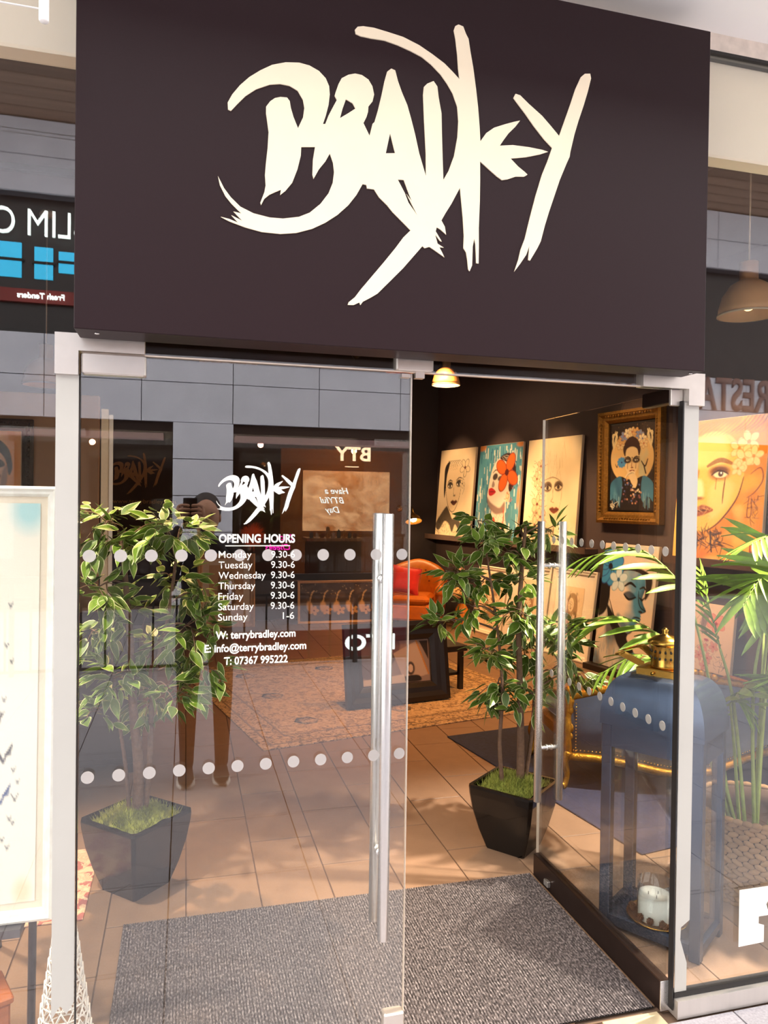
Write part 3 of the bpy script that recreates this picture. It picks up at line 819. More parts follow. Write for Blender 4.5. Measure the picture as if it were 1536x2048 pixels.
def art_floral():
    c = Cv(100, 132, 0.80, '#EFD9B2')
    c.wash('#E2C290', .4, 3, 7)
    c.scrib(.14,.36,.20,.98,110,'#7A4E32',.006,11,.65,.05); c.scrib(.18,.42,.52,.98,90,'#5A3424',.007,12,.7,.05)
    for u,v,r_ in [(.28,.26,.06),(.22,.38,.07),(.32,.46,.06),(.26,.62,.09),(.34,.74,.08),(.24,.82,.08),(.36,.88,.07)]:
        c.flower(u,v,r_,'#E8C79C','#6A2E1E',5,u*9,.9,'#7A4A30')
    c.line([(.36,.40),(.52,.37),(.66,.40)], .009, '#5A3A28', .8)
    eye(c,.44,.465,.055,.026,'#EAD4AC','#3A2418','#4A2E20'); eye(c,.64,.46,.055,.026,'#EAD4AC','#3A2418','#4A2E20')
    c.line([(.54,.46),(.55,.56),(.52,.59),(.58,.605)], .007, '#5A3A28', .8)
    c.poly([(.50,.665),(.56,.645),(.59,.655),(.63,.645),(.68,.67),(.59,.705)], '#7A3A2A', .006)
    c.line([(.50,.668),(.59,.668),(.68,.67)],.006,INK)
    c.line([(.70,.46),(.70,.60),(.62,.74),(.54,.78)], .006, '#7A5A40', .5)
    c.scrib(.30,.70,.04,.34,26,'#A07A54',.005,15,.35,.12,.3)
    c.ell(.52,.90,.10,.09,'#E6C497',.02,.9); eye(c,.49,.88,.03,.014); eye(c,.56,.88,.03,.014); c.line([(.44,.82),(.42,.98)],.014,'#5A3424',.8); c.line([(.60,.80),(.63,.98)],.014,'#5A3424',.8)
    return c
def art_halo():
    c = Cv(96, 156, 0.60, '#21120D')
    r = random.Random(21)
    for k in range(70):
        c.line([(r.random(), r.random()*.9), (r.random()*.0+.5, .5)][:1]*2, .008, '#C79A5A', .5, False)
    c.ell(.50,.40,.49,.30,'#E3B877',.008); c.wash('#A9C4AC',.5,5,3,.1,mask=np.clip((1-np.hypot((c.U-.5)/.49,(c.V-.40)/.30))*8,0,1))
    for u0 in (.08,.92):
        for k in range(4): c.line([(u0,.30-.02*k),(u0+(.10 if u0<.5 else -.10)*(k%2-.3),.18-.03*k),(u0+(.04 if u0<.5 else -.04),.08+.02*k)], .018, '#E7CF9C', .9)
    c.line([(.72,.44),(.80,.50),(.86,.42)],.018,INK); c.line([(.78,.50),(.82,.58)],.016,INK); c.line([(.12,.46),(.16,.50),(.18,.46)],.01,INK)
    c.poly([(.0,.74),(.06,.66),(.26,.61),(.40,.64),(.60,.64),(.76,.61),(.94,.66),(1.0,.74),(1.0,1.0),(.0,1.0)], '#1B0F10', .006)
    for a in ([(.0,.74),(.06,.66),(.26,.61),(.28,.80),(.22,.92),(.10,.86),(.0,.88)], [(1.0,.74),(.94,.66),(.76,.61),(.72,.78),(.76,.90),(.88,.84),(1.0,.90)]):
        m = c.poly(a, '#3E7896', .008); c.wash('#7FB0C0',.8,7,5,.05,6,m); c.wash('#1E4A6A',.7,6,9,.1,6,m)
    for k in range(22):
        u = r.choice([r.uniform(.02,.24), r.uniform(.74,.98)]); v = r.uniform(.78,.9); c.line([(u,v),(u,v+.10)], .008, r.choice(['#4E86A2','#8FB8C4','#2A5A7A']), .8, False)
    for k in range(60):
        c.ell(r.uniform(.28,.72), r.uniform(.64,.92), .018, .011, r.choice(['#E6D3B4','#8A5A60','#3A2A3A','#C48A6A','#5E6A9A']), .006, .9)
    c.poly([(.34,.36),(.38,.28),(.50,.24),(.62,.28),(.66,.36),(.66,.46),(.62,.54),(.56,.60),(.50,.62),(.44,.60),(.38,.54),(.34,.46)], '#EBC994', .008)
    c.poly([(.30,.30),(.36,.20),(.50,.15),(.64,.20),(.70,.30),(.66,.38),(.62,.30),(.50,.27),(.38,.30),(.35,.38)], '#3A1E18', .01)
    for k in range(9):
        a = pi*(1.05+.9*k/8); u, v = .50+.27*cos(a), .27+.17*sin(a)
        c.flower(u,v,.055,['#E6C792','#D9A86A','#7E8FB4','#F0DDB4'][k%4],['#B4552A','#3E5E9A'][k%2],6,k,.95,'#7A4A2A')
    c.flower(.27,.445,.062,'#4E90C4','#2A2A6A',10,.2)
    for u in (.41,.60):
        c.ell(u,.425,.085,.034,'#2A120E',.012,.95); c.ell(u,.425,.03,.010,'#F2E6CC',.004); c.ell(u+.005,.425,.013,.010,INK,.003)
        c.line([(u,.45),(u-.005,.52)],.008,'#4A1E14',.7)
    c.line([(.34,.395),(.42,.385),(.48,.405)],.012,INK); c.line([(.54,.405),(.60,.385),(.68,.395)],.012,INK); c.ell(.51,.395,.012,.008,INK,.003)
    c.line([(.51,.43),(.50,.49),(.52,.505)],.008,'#9A5A34'); c.ell(.51,.51,.03,.007,'#7A3A24',.005)
    c.poly([(.45,.545),(.51,.535),(.57,.545),(.51,.565)],'#8A2A20',.005)
    for k in range(4): c.line([(.36+.02*k,.625-.015*k),(.44+.03*k,.575-.006*k),(.52+.02*k,.60)], .022, '#F0D8AE'); c.line([(.36+.02*k,.632-.015*k),(.44+.03*k,.583-.006*k),(.52+.02*k,.608)], .004, INK, .8)
    c.poly([(.44,.60),(.58,.59),(.64,.66),(.60,.74),(.54,.72)],'#EBCB9A',.008)
    c.scrib(.02,.18,.92,.98,14,'#F2E2C0',.006,4,.9,.05)
    return c
def art_yellow():
    c = Cv(140, 200, 0.70, '#EA9620')
    c.wash('#F8B83C',.8,3,2,-.1); c.wash('#D9761A',.7,3,4,.12); c.wash('#FFD870',.5,5,6,.2)
    c.poly([(.05,.30),(.12,.18),(.26,.11),(.44,.09),(.62,.14),(.74,.26),(.77,.40),(.74,.52),(.66,.62),(.54,.72),(.40,.79),(.28,.80),(.18,.74),(.10,.62),(.06,.48)], '#F7C45E', .012)
    c.poly([(.14,.20),(.30,.12),(.50,.13),(.60,.24),(.52,.33),(.34,.34),(.16,.32)], '#FFE48E', .05, .9)
    c.poly([(.40,.50),(.52,.44),(.66,.46),(.64,.58),(.52,.68),(.42,.70)], '#FCD888', .04, .8)
    c.poly([(.06,.44),(.13,.42),(.15,.56),(.20,.66),(.12,.68),(.07,.58)], '#E8A64E', .03, .8)
    c.line([(.77,.42),(.72,.55),(.62,.66),(.50,.75),(.38,.80)], .012, '#5A2410')
    for u0 in (.13,.50):
        c.ell(u0,.385,.12,.052,'#8A4A28',.03,.85); c.ell(u0,.37,.10,.03,'#5A2814',.02,.8)
        c.ell(u0+.01,.398,.075,.022,'#FBEAC6',.006); c.ell(u0+.015,.392,.030,.022,'#4A2A1E',.006); c.ell(u0+.02,.386,.010,.007,'#FFFFFF',.003)
        c.line([(u0-.09,.40),(u0,.368),(u0+.10,.395)],.012,'#2E120A')
    c.line([(.02,.345),(.12,.31),(.22,.34)],.03,'#7A3A1A',.8); c.line([(.36,.335),(.50,.295),(.64,.325)],.034,'#7A3A1A',.8)
    c.line([(.57,.42),(.56,.50),(.555,.60)],.010,'#6A3018'); c.line([(.47,.43),(.465,.50)],.007,'#6A3018',.7); c.line([(.18,.43),(.17,.50)],.007,'#6A3018',.7)
    c.line([(.26,.36),(.235,.46),(.20,.53),(.24,.56),(.32,.555)],.012,'#B4662A',.8); c.poly([(.22,.44),(.30,.44),(.33,.54),(.26,.56),(.21,.53)],'#FFF0C0',.03,.8); c.ell(.275,.565,.06,.012,'#7A3A1A',.012,.8)
    c.poly([(.15,.64),(.22,.615),(.27,.625),(.34,.61),(.46,.645),(.38,.675),(.28,.695),(.19,.68)],'#9A5230',.008); c.poly([(.18,.655),(.28,.645),(.42,.648),(.30,.66)],'#4A1A10',.006)
    c.scrib(.17,.42,.62,.69,22,'#E8B070',.006,3,.7,.04)
    # hand, choker, earring, flowers, hair
    c.poly([(.0,.60),(.08,.64),(.14,.74),(.20,.82),(.14,.92),(.0,.98)],'#F4C06A',.012); c.line([(.08,.63),(.15,.75),(.21,.80),(.16,.92)],.008,'#6A3018')
    c.scrib(.20,.60,.80,.90,80,'#2E140A',.008,5,.75,.07); c.line([(.44,.80),(.47,.94)],.012,'#2E140A'); c.line([(.30,.84),(.29,.95)],.012,'#2E140A')
    c.line([(.84,.40),(.94,.36),(.97,.44),(.90,.52),(.82,.56)],.010,'#8A4A20'); c.line([(.84,.56),(.83,.68),(.87,.68),(.87,.57)],.008,'#7A3A1A'); c.scrib(.84,.94,.55,.70,26,'#6A3418',.006,8,.7,.05)
    for u,v,r_ in [(.70,.22,.07),(.80,.18,.08),(.76,.30,.08),(.86,.28,.07),(.70,.36,.05)]:
        c.flower(u,v,r_,'#F8DFA2','#C98A3A',5,u*7,.9,'#C08A48')
    for k in range(16): c.line([(.10+.05*k,.12),(.20+.05*k,.05+.004*k),(.34+.045*k,.02)],.007,'#B4752A',.55)
    for k in range(6): c.line([(.60+.05*k,.10),(.72+.045*k,.05),(.80+.04*k,-.02)],.012,'#8A5220',.6)
    c.line([(.80,.92),(.76,.955),(.80,.98),(.84,.94),(.88,.98),(.90,.92),(.93,.97),(.96,.90)],.008,'#6A2A10'); c.line([(.885,.86),(.89,.97)],.010,'#B4301A')
    return c
def art_bluewoman():
    c = Cv(110, 180, 0.62, '#E6CFB6')
    c.wash('#CBD6D4',.5,4,3,.05); c.wash('#6FB0C4',.45,5,8,.25)
    ss = lambda x, a, b: np.clip((x-a)/(b-a), 0, 1)**2*(3-2*np.clip((x-a)/(b-a), 0, 1))
    # neck and shoulders
    m = c.poly([(.14,.46),(.30,.56),(.60,.68),(.58,.76),(.76,.84),(1.0,.92),(1.0,1.0),(.0,1.0),(.0,.80),(.16,.70)], '#CFC3B4', .01)
    c.wash('#3A8FB4',.9,4,12,-.05,mask=m*ss(c.U,.35,.75)); c.wash('#17324A',.8,5,6,.05,2,mask=m)
    c.poly([(.16,.50),(.30,.575),(.46,.67),(.60,.69),(.60,.75),(.74,.83),(.62,.86),(.46,.82),(.34,.72),(.22,.62)], '#0E080B', .012)
    # hair mass at the back and front
    c.poly([(.0,.30),(.16,.26),(.34,.20),(.60,.18),(.82,.20),(.94,.26),(.92,.36),(.84,.42),(.82,.30),(.60,.24),(.36,.28),(.22,.40),(.16,.54),(.06,.60),(.0,.58)], '#160C10', .012)
    # face
    face = [(.22,.30),(.40,.22),(.62,.21),(.80,.25),(.83,.34),(.80,.40),(.82,.45),(.88,.505),(.80,.53),(.81,.555),(.78,.57),(.79,.60),(.72,.625),(.70,.66),(.60,.70),(.46,.67),(.32,.58),(.22,.48),(.19,.38)]
    f = c.poly(face, '#EDD5BC', .008)
    n = c.noise(1.0, 6, 17)
    c.mix(f*np.clip(ss(c.U+.25*n,.42,.66),0,1)*.95, '#2F86AC')
    c.mix(f*np.clip(ss(n,.10,.35),0,1)*ss(c.U,.35,.6)*.7, '#8CC6D6')
    c.mix(f*ss(c.U+.2*n,.68,.84)*ss(c.V,.24,.30)*.75, '#123246')
    c.poly([(.40,.56),(.56,.63),(.70,.64),(.62,.70),(.46,.67),(.36,.61)], '#1E5A7C', .03, .8)
    # brow, closed lids, nose, lips
    c.line([(.46,.335),(.56,.305),(.66,.33)], .022, '#120A0E'); c.line([(.74,.34),(.80,.325),(.84,.34)], .018, '#120A0E')
    c.poly([(.46,.39),(.56,.37),(.67,.40),(.64,.43),(.56,.44),(.49,.42)], '#163A54', .014, .9); c.line([(.46,.40),(.56,.435),(.68,.41)], .018, '#0A0608'); c.line([(.75,.41),(.80,.425),(.83,.405)], .016, '#0A0608')
    c.line([(.72,.36),(.74,.44),(.80,.49),(.88,.505),(.80,.53)], .010, '#0E1A24'); c.ell(.79,.517,.035,.009,'#060406',.006)
    c.poly([(.66,.572),(.74,.558),(.81,.57),(.78,.60),(.70,.605)], '#0C1C28', .006); c.line([(.66,.575),(.80,.578)], .008, '#5FA6C0', .7)
    c.line([(.20,.46),(.32,.585),(.46,.675),(.60,.705),(.70,.665)], .012, '#0A0608')
    # flower in the hair
    c.flower(.15,.19,.15,'#3F92C8','#120C16',10,.2,1,'#1C4684'); c.flower(.33,.29,.10,'#D6E2E2','#2A5A7A',5,.9,1,'#7AA6B4')
    for k in range(10): c.line([(.86+.03*((k*7)%4),.60+.022*k),(.875+.03*((k*7)%4),.609+.022*k),(.89+.03*((k*7)%4),.60+.022*k)],.006,INK,.8)
    c.scrib(.0,.4,.72,.98,30,'#5A86A0',.007,3,.6,.09,.3)
    return c
def art_flowerwoman():
    c = Cv(72, 100, 0.74, '#EED3BC')
    c.scrib(.20,.52,.10,.40,26,'#6A5A66',.010,4,.5,.10,.7)
    c.ell(.40,.44,.16,.14,'#EBCBB4',.02); c.poly([(.24,.30),(.30,.14),(.46,.12),(.40,.26),(.30,.46)],'#6E606A',.02,.8)
    c.flower(.60,.28,.15,'#EE9C8A','#A4202A',5,.4,1,'#D87868')
    for u in (.36,.50): c.ell(u,.43,.05,.02,'#3A2A30',.01,.9)
    c.poly([(.34,.53),(.42,.52),(.46,.54),(.40,.56)],'#B4404A',.006)
    c.scrib(.20,.66,.56,.92,60,'#7A5A66',.008,9,.6,.08); 
    for u,v in [(.34,.66),(.26,.78),(.46,.80),(.40,.92),(.58,.62)]: c.flower(u,v,.08,'#E8A090','#B4303A',5,u*5,.8,'#A07078')
    c.scrib(.74,.92,.74,.90,18,'#5A5A70',.008,2,.7,.07)
    return c
def art_print(seed, tone='#E8CDA8'):
    c = Cv(64, 84, 0.74, tone); r = random.Random(seed)
    c.poly([(.30,.20),(.50,.12),(.70,.20),(.76,.45),(.70,.80),(.40,.84),(.26,.60)],'#8A5E34',.02,.75); c.wash('#5A3A20',.6,7,seed,.05,mask=c.mask([(.24,.15),(.78,.15),(.80,.85),(.24,.85)],.03))
    c.ell(.44,.34,.13,.13,'#EBCFA8',.01); c.ell(.40,.33,.03,.012,INK,.006); c.ell(.49,.33,.03,.012,INK,.006); c.ell(.45,.41,.03,.01,'#8A3A2A',.005)
    for k in range(7): c.flower(r.uniform(.35,.7),r.uniform(.2,.75),.06,'#F0DCB8','#A45A2A',5,k,.9,'#9A7A50')
    c.scrib(.22,.8,.3,.95,36,'#5A3A24',.007,seed,.6,.09)
    return c
def art_long():
    c = Cv(120, 50, 2.3, '#3A2A22'); r = random.Random(2)
    c.wash('#5A463A',.7,5,3,.0)
    for k in range(7):
        u = .10+.13*k
        c.ell(u,.62,.03,.14,'#D9A868',.03,.9,.2*(k%3-1)); c.line([(u,.5),(u+.02,.28),(u+.05,.2)],.03,'#E6C08A',.8); c.flower(u+.04,.72,.12,'#C99A5E','#6A3A20',5,k)
    for k in range(40): c.line([(r.random(),r.random()*.3),(r.random()*0+.5,.2)][:1]*2,.02,'#D9B98A',.6,False)
    return c
def art_birds():
    c = Cv(130, 190, 0.80, '#FBF3E2')
    c.ell(.93,.02,.10,.05,'#8FD4DC',.05,.7); c.wash('#CFE9EA',.35,3,4,.1,mask=np.clip((.10-c.V)*10,0,1))
    def bird(u, v, s_, col, w=.006):
        c.line([(u-s_,v-s_*.55),(u-s_*.3,v-s_*.05),(u,v+s_*.25),(u+s_*.35,v-s_*.1),(u+s_*1.05,v-s_*.6)], w, col, .9)
        if s_ > .03:
            for k in range(6): c.line([(u-s_+k*s_*.12,v-s_*.5+k*.004),(u-s_*.8+k*s_*.14,v-s_*.1+k*.003)],w*.7,col,.7); c.line([(u+s_-k*s_*.12,v-s_*.55+k*.004),(u+s_*.8-k*s_*.12,v-s_*.1)],w*.7,col,.7)
    for u,v,s_ in [(.83,.26,.013),(.81,.36,.013),(.84,.40,.010),(.64,.47,.008),(.80,.495,.012),(.72,.51,.02),(.79,.53,.011),(.86,.67,.012),(.885,.70,.010),(.87,.74,.022),(.84,.79,.012),(.86,.80,.010),(.80,.84,.010),(.83,.86,.012),(.76,.88,.010),(.70,.90,.012)]: bird(u,v,s_,'#6A6A6E')
    bird(.73,.56,.055,'#4A4448',.009); bird(.80,.635,.05,'#3A3A4A',.009); bird(.79,.735,.05,'#2E4E86',.009); bird(.60,.74,.05,'#3A3A4A',.009)
    for k in range(22): c.line([(.52-.01*k,.66-.006*k),(.60-.006*k,.60-.004*k),(.66-.012*k,.565-.002*k)],.006,['#4A6E9A','#5A5A66','#2E4E7A'][k%3],.7)
    c.line([(.66,.57),(.72,.62),(.73,.70),(.72,.80),(.70,.90)],.006,'#8A7A70',.8); c.line([(.56,.60),(.50,.70),(.54,.82),(.52,.94)],.006,'#8A7A70',.7)
    c.line([(.60,.93),(.58,.97),(.64,.96),(.66,.92),(.70,.96),(.72,.90),(.70,.99)],.006,'#7A6A66',.8)
    c.ell(.92,.97,.05,.03,'#E8CFA0',.03,.6); c.scrib(.1,.5,.45,.95,60,'#8A8A92',.006,5,.5,.08)
    return c
def art_pop():
    c = Cv(64, 84, 0.74, '#E8944A')
    c.wash('#F2B878',.6,4,3,.0,5)
    c.poly([(.30,.34),(.44,.26),(.62,.28),(.74,.40),(.76,.60),(.70,.80),(.56,.94),(.40,.90),(.30,.70)],'#D9A27E',.008)
    c.poly([(.20,.50),(.22,.26),(.40,.12),(.62,.12),(.80,.26),(.86,.50),(.80,.62),(.74,.40),(.60,.28),(.42,.30),(.30,.42),(.28,.80),(.20,.90)],'#1A0E10',.008)
    c.poly([(.52,.42),(.66,.40),(.74,.48),(.64,.52),(.54,.50)],'#2A1416',.01); c.poly([(.52,.78),(.62,.75),(.70,.78),(.62,.83)],'#B0483C',.006)
    c.line([(.62,.50),(.66,.64),(.60,.68)],.012,'#8A5A44'); c.poly([(.70,.56),(.78,.5),(.76,.76),(.66,.86)],'#8A6656',.02,.8)
    return c
def art_photo():
    c = Cv(90, 60, 1.5, '#2A1A14')
    c.poly([(.02,.03),(.98,.03),(.98,.97),(.02,.97)],'#8A7468',.004,1,False)
    c.poly([(.03,.04),(.55,.04),(.40,.60),(.03,.80)],'#5A4A48',.02,.9); c.poly([(.46,.30),(.80,.06),(.96,.82),(.60,.94)],'#B49A86',.008,1,False)
    c.line([(.80,.06),(.96,.82)],.03,'#B4752E',1,False); c.ell(.70,.66,.06,.15,'#2A1E1C',.02,.95); c.ell(.70,.66,.035,.09,'#C9AE98',.01)
    c.poly([(.58,.84),(.80,.82),(.84,.95),(.60,.95)],'#1E1614',.02); c.poly([(.02,.84),(.60,.78),(.62,.96),(.02,.96)],'#D9C2A6',.01,.8,False)
    c.poly([(.84,.06),(.97,.06),(.97,.5)],'#1E120E',.01,1,False)
    return c

M_canvas = mat('canvas_edge', '#E0C6A2', 0.8, 0, 0.06, 60)
M_wframe = mat('white_frame', '#EFE2CE', 0.55, 0, 0.04, 20)
M_mount = mat('cream_mount', '#F0E2CC', 0.85, 0, 0.03, 40)
M_bframe = mat('black_frame', '#1A1210', 0.4, 0, 0.15, 20)
M_gild = mat('antique_gilt', '#8A6228', 0.42, 0.75, 0.35, 60, bump=0.5, bscale=160)
M_dark_gild = mat('dark_gilt', '#3A2A18', 0.45, 0.6, 0.4, 60, bump=0.5, bscale=140)

def canvas(name, label, cv, W, H, loc, rz, lean=0.0, depth=0.035, cat='painting', group=None):
    t = thing(name, label, cat, loc, rot=Euler((-lean, 0, rz), 'XYZ'), group=group)
    MB().bbox(-W/2, W/2, 0.0, depth, 0, H, 0.003).build('stretched_canvas', M_canvas, t)
    link('picture', mesh_from(cv, W-0.006, H-0.006, 'picture'), t, loc=(0, -0.0008, 0.003))
    return t
def framed(name, label, cv, W, H, loc, rz, lean=0.0, fw=0.05, fd=0.035, mount=0.0, fm=None, cat='framed picture', inner=None, ornate=False, mm=None):
    """W,H outer; frame bars with a stepped profile, mount board, picture, backing"""
    fm = fm or M_wframe
    t = thing(name, label, cat, loc, rot=Euler((-lean, 0, rz), 'XYZ'))
    prof = [(0,0.0),(0,-fd),(fw*.25,-fd*1.15),(fw*.5,-fd*.8),(fw*.75,-fd*.75),(fw,-fd*.35),(fw,0.0)]
    def bar(p0, p1, inx, inz):
        # mitred bar from corner p0 to p1; (inx,inz) = inward direction
        mb = MB(); r0 = []; r1 = []
        d = (p1[0]-p0[0], p1[1]-p0[1]); L = math.hypot(*d); d = (d[0]/L, d[1]/L)
        for w_, y in prof:
            r0.append((p0[0]+inx*w_+d[0]*w_, y, p0[1]+inz*w_+d[1]*w_)); r1.append((p1[0]+inx*w_-d[0]*w_, y, p1[1]+inz*w_-d[1]*w_))
        mb.loft([r0, r1], True)
        o = mb.build('frame_bar', fm, t)
        if ornate:
            ob = MB(); n = max(6, int(L/0.035))
            for k in range(n):
                q = (k+.5)/n
                if q*L < fw or q*L > L-fw: continue
                cx, cz = p0[0]+d[0]*L*q+inx*fw*.42, p0[1]+d[1]*L*q+inz*fw*.42
                ob.sphere((cx, -fd*1.0, cz), 0.015, 6, 4, (1.0,.7,1.0) if k % 2 else (.7,.9,.7))
            ob.build('carved_moulding', fm, o)
        return o
    a, b = -W/2, W/2
    bar((a,0),(b,0),0,1); bar((b,0),(b,H),-1,0); bar((b,H),(a,H),0,-1); bar((a,H),(a,0),1,0)
    MB().box(a+fw*.9, b-fw*.9, -0.006, 0.0, fw*.9, H-fw*.9).build('mount', mm or M_mount, t)
    pw, ph = W-2*fw-2*mount, H-2*fw-2*mount
    link('picture', mesh_from(cv, pw, ph, 'picture'), t, loc=(0, -0.0085, fw+mount))
    if inner:
        for x0,x1,z0,z1 in [(-pw/2-.012,pw/2+.012,fw+mount-.012,fw+mount),(-pw/2-.012,pw/2+.012,fw+mount+ph,fw+mount+ph+.012),(-pw/2-.012,-pw/2,fw+mount,fw+mount+ph),(pw/2,pw/2+.012,fw+mount,fw+mount+ph)]:
            MB().box(x0,x1,-0.012,-0.006,z0,z1).build('slip', inner, t)
    return t

def on_wall(t0, t1, off): return wallp((t0+t1)/2, off)
# picture ledge along the right wall
M_ledge = mat('ledge_wood', '#5B463E', 0.6, 0, 0.12, 8)
for t0, t1, lab in [(4.06, 7.70, 'long dark picture ledge holding the three leaning portraits'), (1.1, 3.0, 'dark picture ledge under the large yellow portrait')]:
    lg = thing('picture_ledge', lab, 'shelf', wallp((t0+t1)/2, 0, 1.14), rz=WRZ)
    MB().bbox(-(t1-t0)/2, (t1-t0)/2, -0.17, -0.001, 0, 0.055, 0.003).build('board', M_ledge, lg)
    MB().box(-(t1-t0)/2, (t1-t0)/2, -0.178, -0.1701, 0.0, 0.07).build('lip', M_ledge, lg)
LEAN = 0.075
canvas('portrait_canvas', 'tan charcoal sketch portrait with a flower over one eye, on the ledge by the armchair', art_sketch(), 0.93, 1.22, on_wall(6.40,7.33,.135)[:2]+(1.196,), WRZ, LEAN)
canvas('portrait_canvas', 'blue streaked portrait of a woman with an orange flower, on the ledge', art_blue(), 0.95, 1.22, on_wall(5.34,6.29,.135)[:2]+(1.196,), WRZ, LEAN)
canvas('portrait_canvas', 'cream portrait sketch with brown flowers down one side, on the ledge', art_floral(), 0.95, 1.22, on_wall(4.28,5.23,.135)[:2]+(1.196,), WRZ, LEAN)
framed('framed_portrait', 'gilt-framed portrait of a woman in a blue coat, hung on the gallery wall', art_halo(), 0.86, 1.13, on_wall(3.15,4.0,.012)[:2]+(1.475,), WRZ, 0, 0.115, 0.07, 0.02, M_gild, inner=M_bframe, ornate=True, mm=M_bframe)
canvas('portrait_canvas', 'large yellow and orange portrait of a woman seen through the right window', art_yellow(), 0.90, 1.22, on_wall(2.03,2.93,.135)[:2]+(1.196,), WRZ, LEAN)
canvas('portrait_canvas', 'blue and cream portrait of a woman with downcast eyes leaning near the floor', art_bluewoman(), 0.72, 1.22, on_wall(3.12,3.84,.24)[:2]+(0.062,), WRZ, 0.12)
canvas('portrait_canvas', 'small pale portrait with a coral flower seen between the palm stems', art_flowerwoman(), 0.44, 0.58, on_wall(2.27,2.72,.16)[:2]+(0.242,), WRZ, 0.10)
bx = thing('picture_plinth', 'low dark plinth under the leaning pictures by the palm', 'plinth', wallp(2.6, 0.0, 0), rz=WRZ)
MB().bbox(-0.45, 0.3, -0.32, -0.02, 0, 0.24, 0.004).build('plinth_body', M_bframe, bx)
bx = thing('picture_plinth', 'thin dark plinth under the blue portrait of a woman', 'plinth', wallp(3.48, 0.0, 0), rz=WRZ)
MB().bbox(-0.42, 0.42, -0.32, -0.02, 0, 0.06, 0.004).build('plinth_body', M_bframe, bx)
canvas('portrait_canvas', 'grey and coral figure painting at the right edge of the photo beside the palm', art_flowerwoman(), 0.50, 0.62, on_wall(1.35,1.85,.16)[:2]+(0.242,), WRZ, 0.10)
bx = thing('picture_plinth', 'low dark plinth at the right edge of the photo', 'plinth', wallp(1.75, 0.0, 0), rz=WRZ)
MB().bbox(-0.35, 0.5, -0.32, -0.02, 0, 0.24, 0.004).build('plinth_body', M_bframe, bx)
framed('framed_print', 'white-framed print leaning on the floor beside the vase', art_print(3), 0.66, 0.86, on_wall(5.56,6.22,.17)[:2]+(0.002,), WRZ, 0.14, 0.05, 0.03, 0.03)
framed('framed_print', 'wide white-framed print leaning on the floor behind the right ficus', art_print(8), 0.80, 0.95, on_wall(4.74,5.52,.17)[:2]+(0.002,), WRZ, 0.14, 0.06, 0.03, 0.12)
framed('framed_print', 'white-framed floral print leaning on the floor beside the blue portrait', art_print(14), 0.72, 0.96, on_wall(3.98,4.70,.17)[:2]+(0.002,), WRZ, 0.14, 0.06, 0.03, 0.13)
# at the back and on the left
framed('framed_print', 'pale wood framed print leaning at the back behind the left ficus', art_print(22,'#D9B48A'), 0.74, 0.96, (0.53, 7.75, 0.002), 0.0, 0.10, 0.07, 0.03, 0.08, mat('pale_wood_frame', '#C9A074', 0.6, 0, 0.1, 30))
framed('framed_print', 'long dark panoramic print in a pale frame leaning at the back', art_long(), 1.45, 0.58, (2.20, 7.85, 0.002), 0.0, 0.10, 0.035, 0.03, 0.0, mat('pale_wood_frame', '#C9A074', 0.6))
framed('framed_photograph', 'black-framed monochrome photograph standing on the patterned rug', art_photo(), 0.93, 0.66, (1.70, 3.74, 0.013), R(10), 0.16, 0.15, 0.05, 0.0, M_bframe, inner=mat('pale_slip', '#E8D6C0', 0.6))
# ================================================================== PLANTS
M_leafg = mat('ficus_leaf_green', '#638028', 0.42, 0, 0.25, 14, objrand=0.35)
M_leafe = mat('ficus_leaf_edge', '#DDE0A8', 0.5, 0, 0.08, 14)
M_bark = mat('ficus_bark', '#6E5340', 0.85, 0, 0.25, 60, bump=0.5, bscale=90)
M_pot = mat('black_glazed_pot', '#0B0808', 0.2, 0, 0.1, 6, spec=0.35, coat=0.15)
M_moss = mat('green_moss', '#8A9240', 0.9, 0, 0.45, 60)

def leaf_mesh():
    mb = MB()
    n = 6; W_ = 0.235
    def pt(k, s, f):
        t = k/n
        w = W_*math.sin(pi*min(1, t*1.02)**0.75)*f*(1-0.25*t)
        if k == n: w = 0
        return (s*w, t, -0.10*t*t + 0.16*abs(w)*(1 if f else 0) - 0.02)
    for s in (-1, 1):
        for k in range(n):
            a, b = pt(k,0,0), pt(k+1,0,0)
            c, d = pt(k+1,s,.86), pt(k,s,.86)
            e, f = pt(k+1,s,1.0), pt(k,s,1.0)
            mb.cur = 0
            q = [p for p in (a,b,c,d)]
            mb.add(q, [(0,1,2,3)], True)
            mb.cur = 1
            mb.add([d,c,e,f], [(0,1,2,3)], True)
    return mb
LEAF = leaf_mesh().data('leaf', [M_leafg, M_leafe])
LEAFV = leaf_mesh()

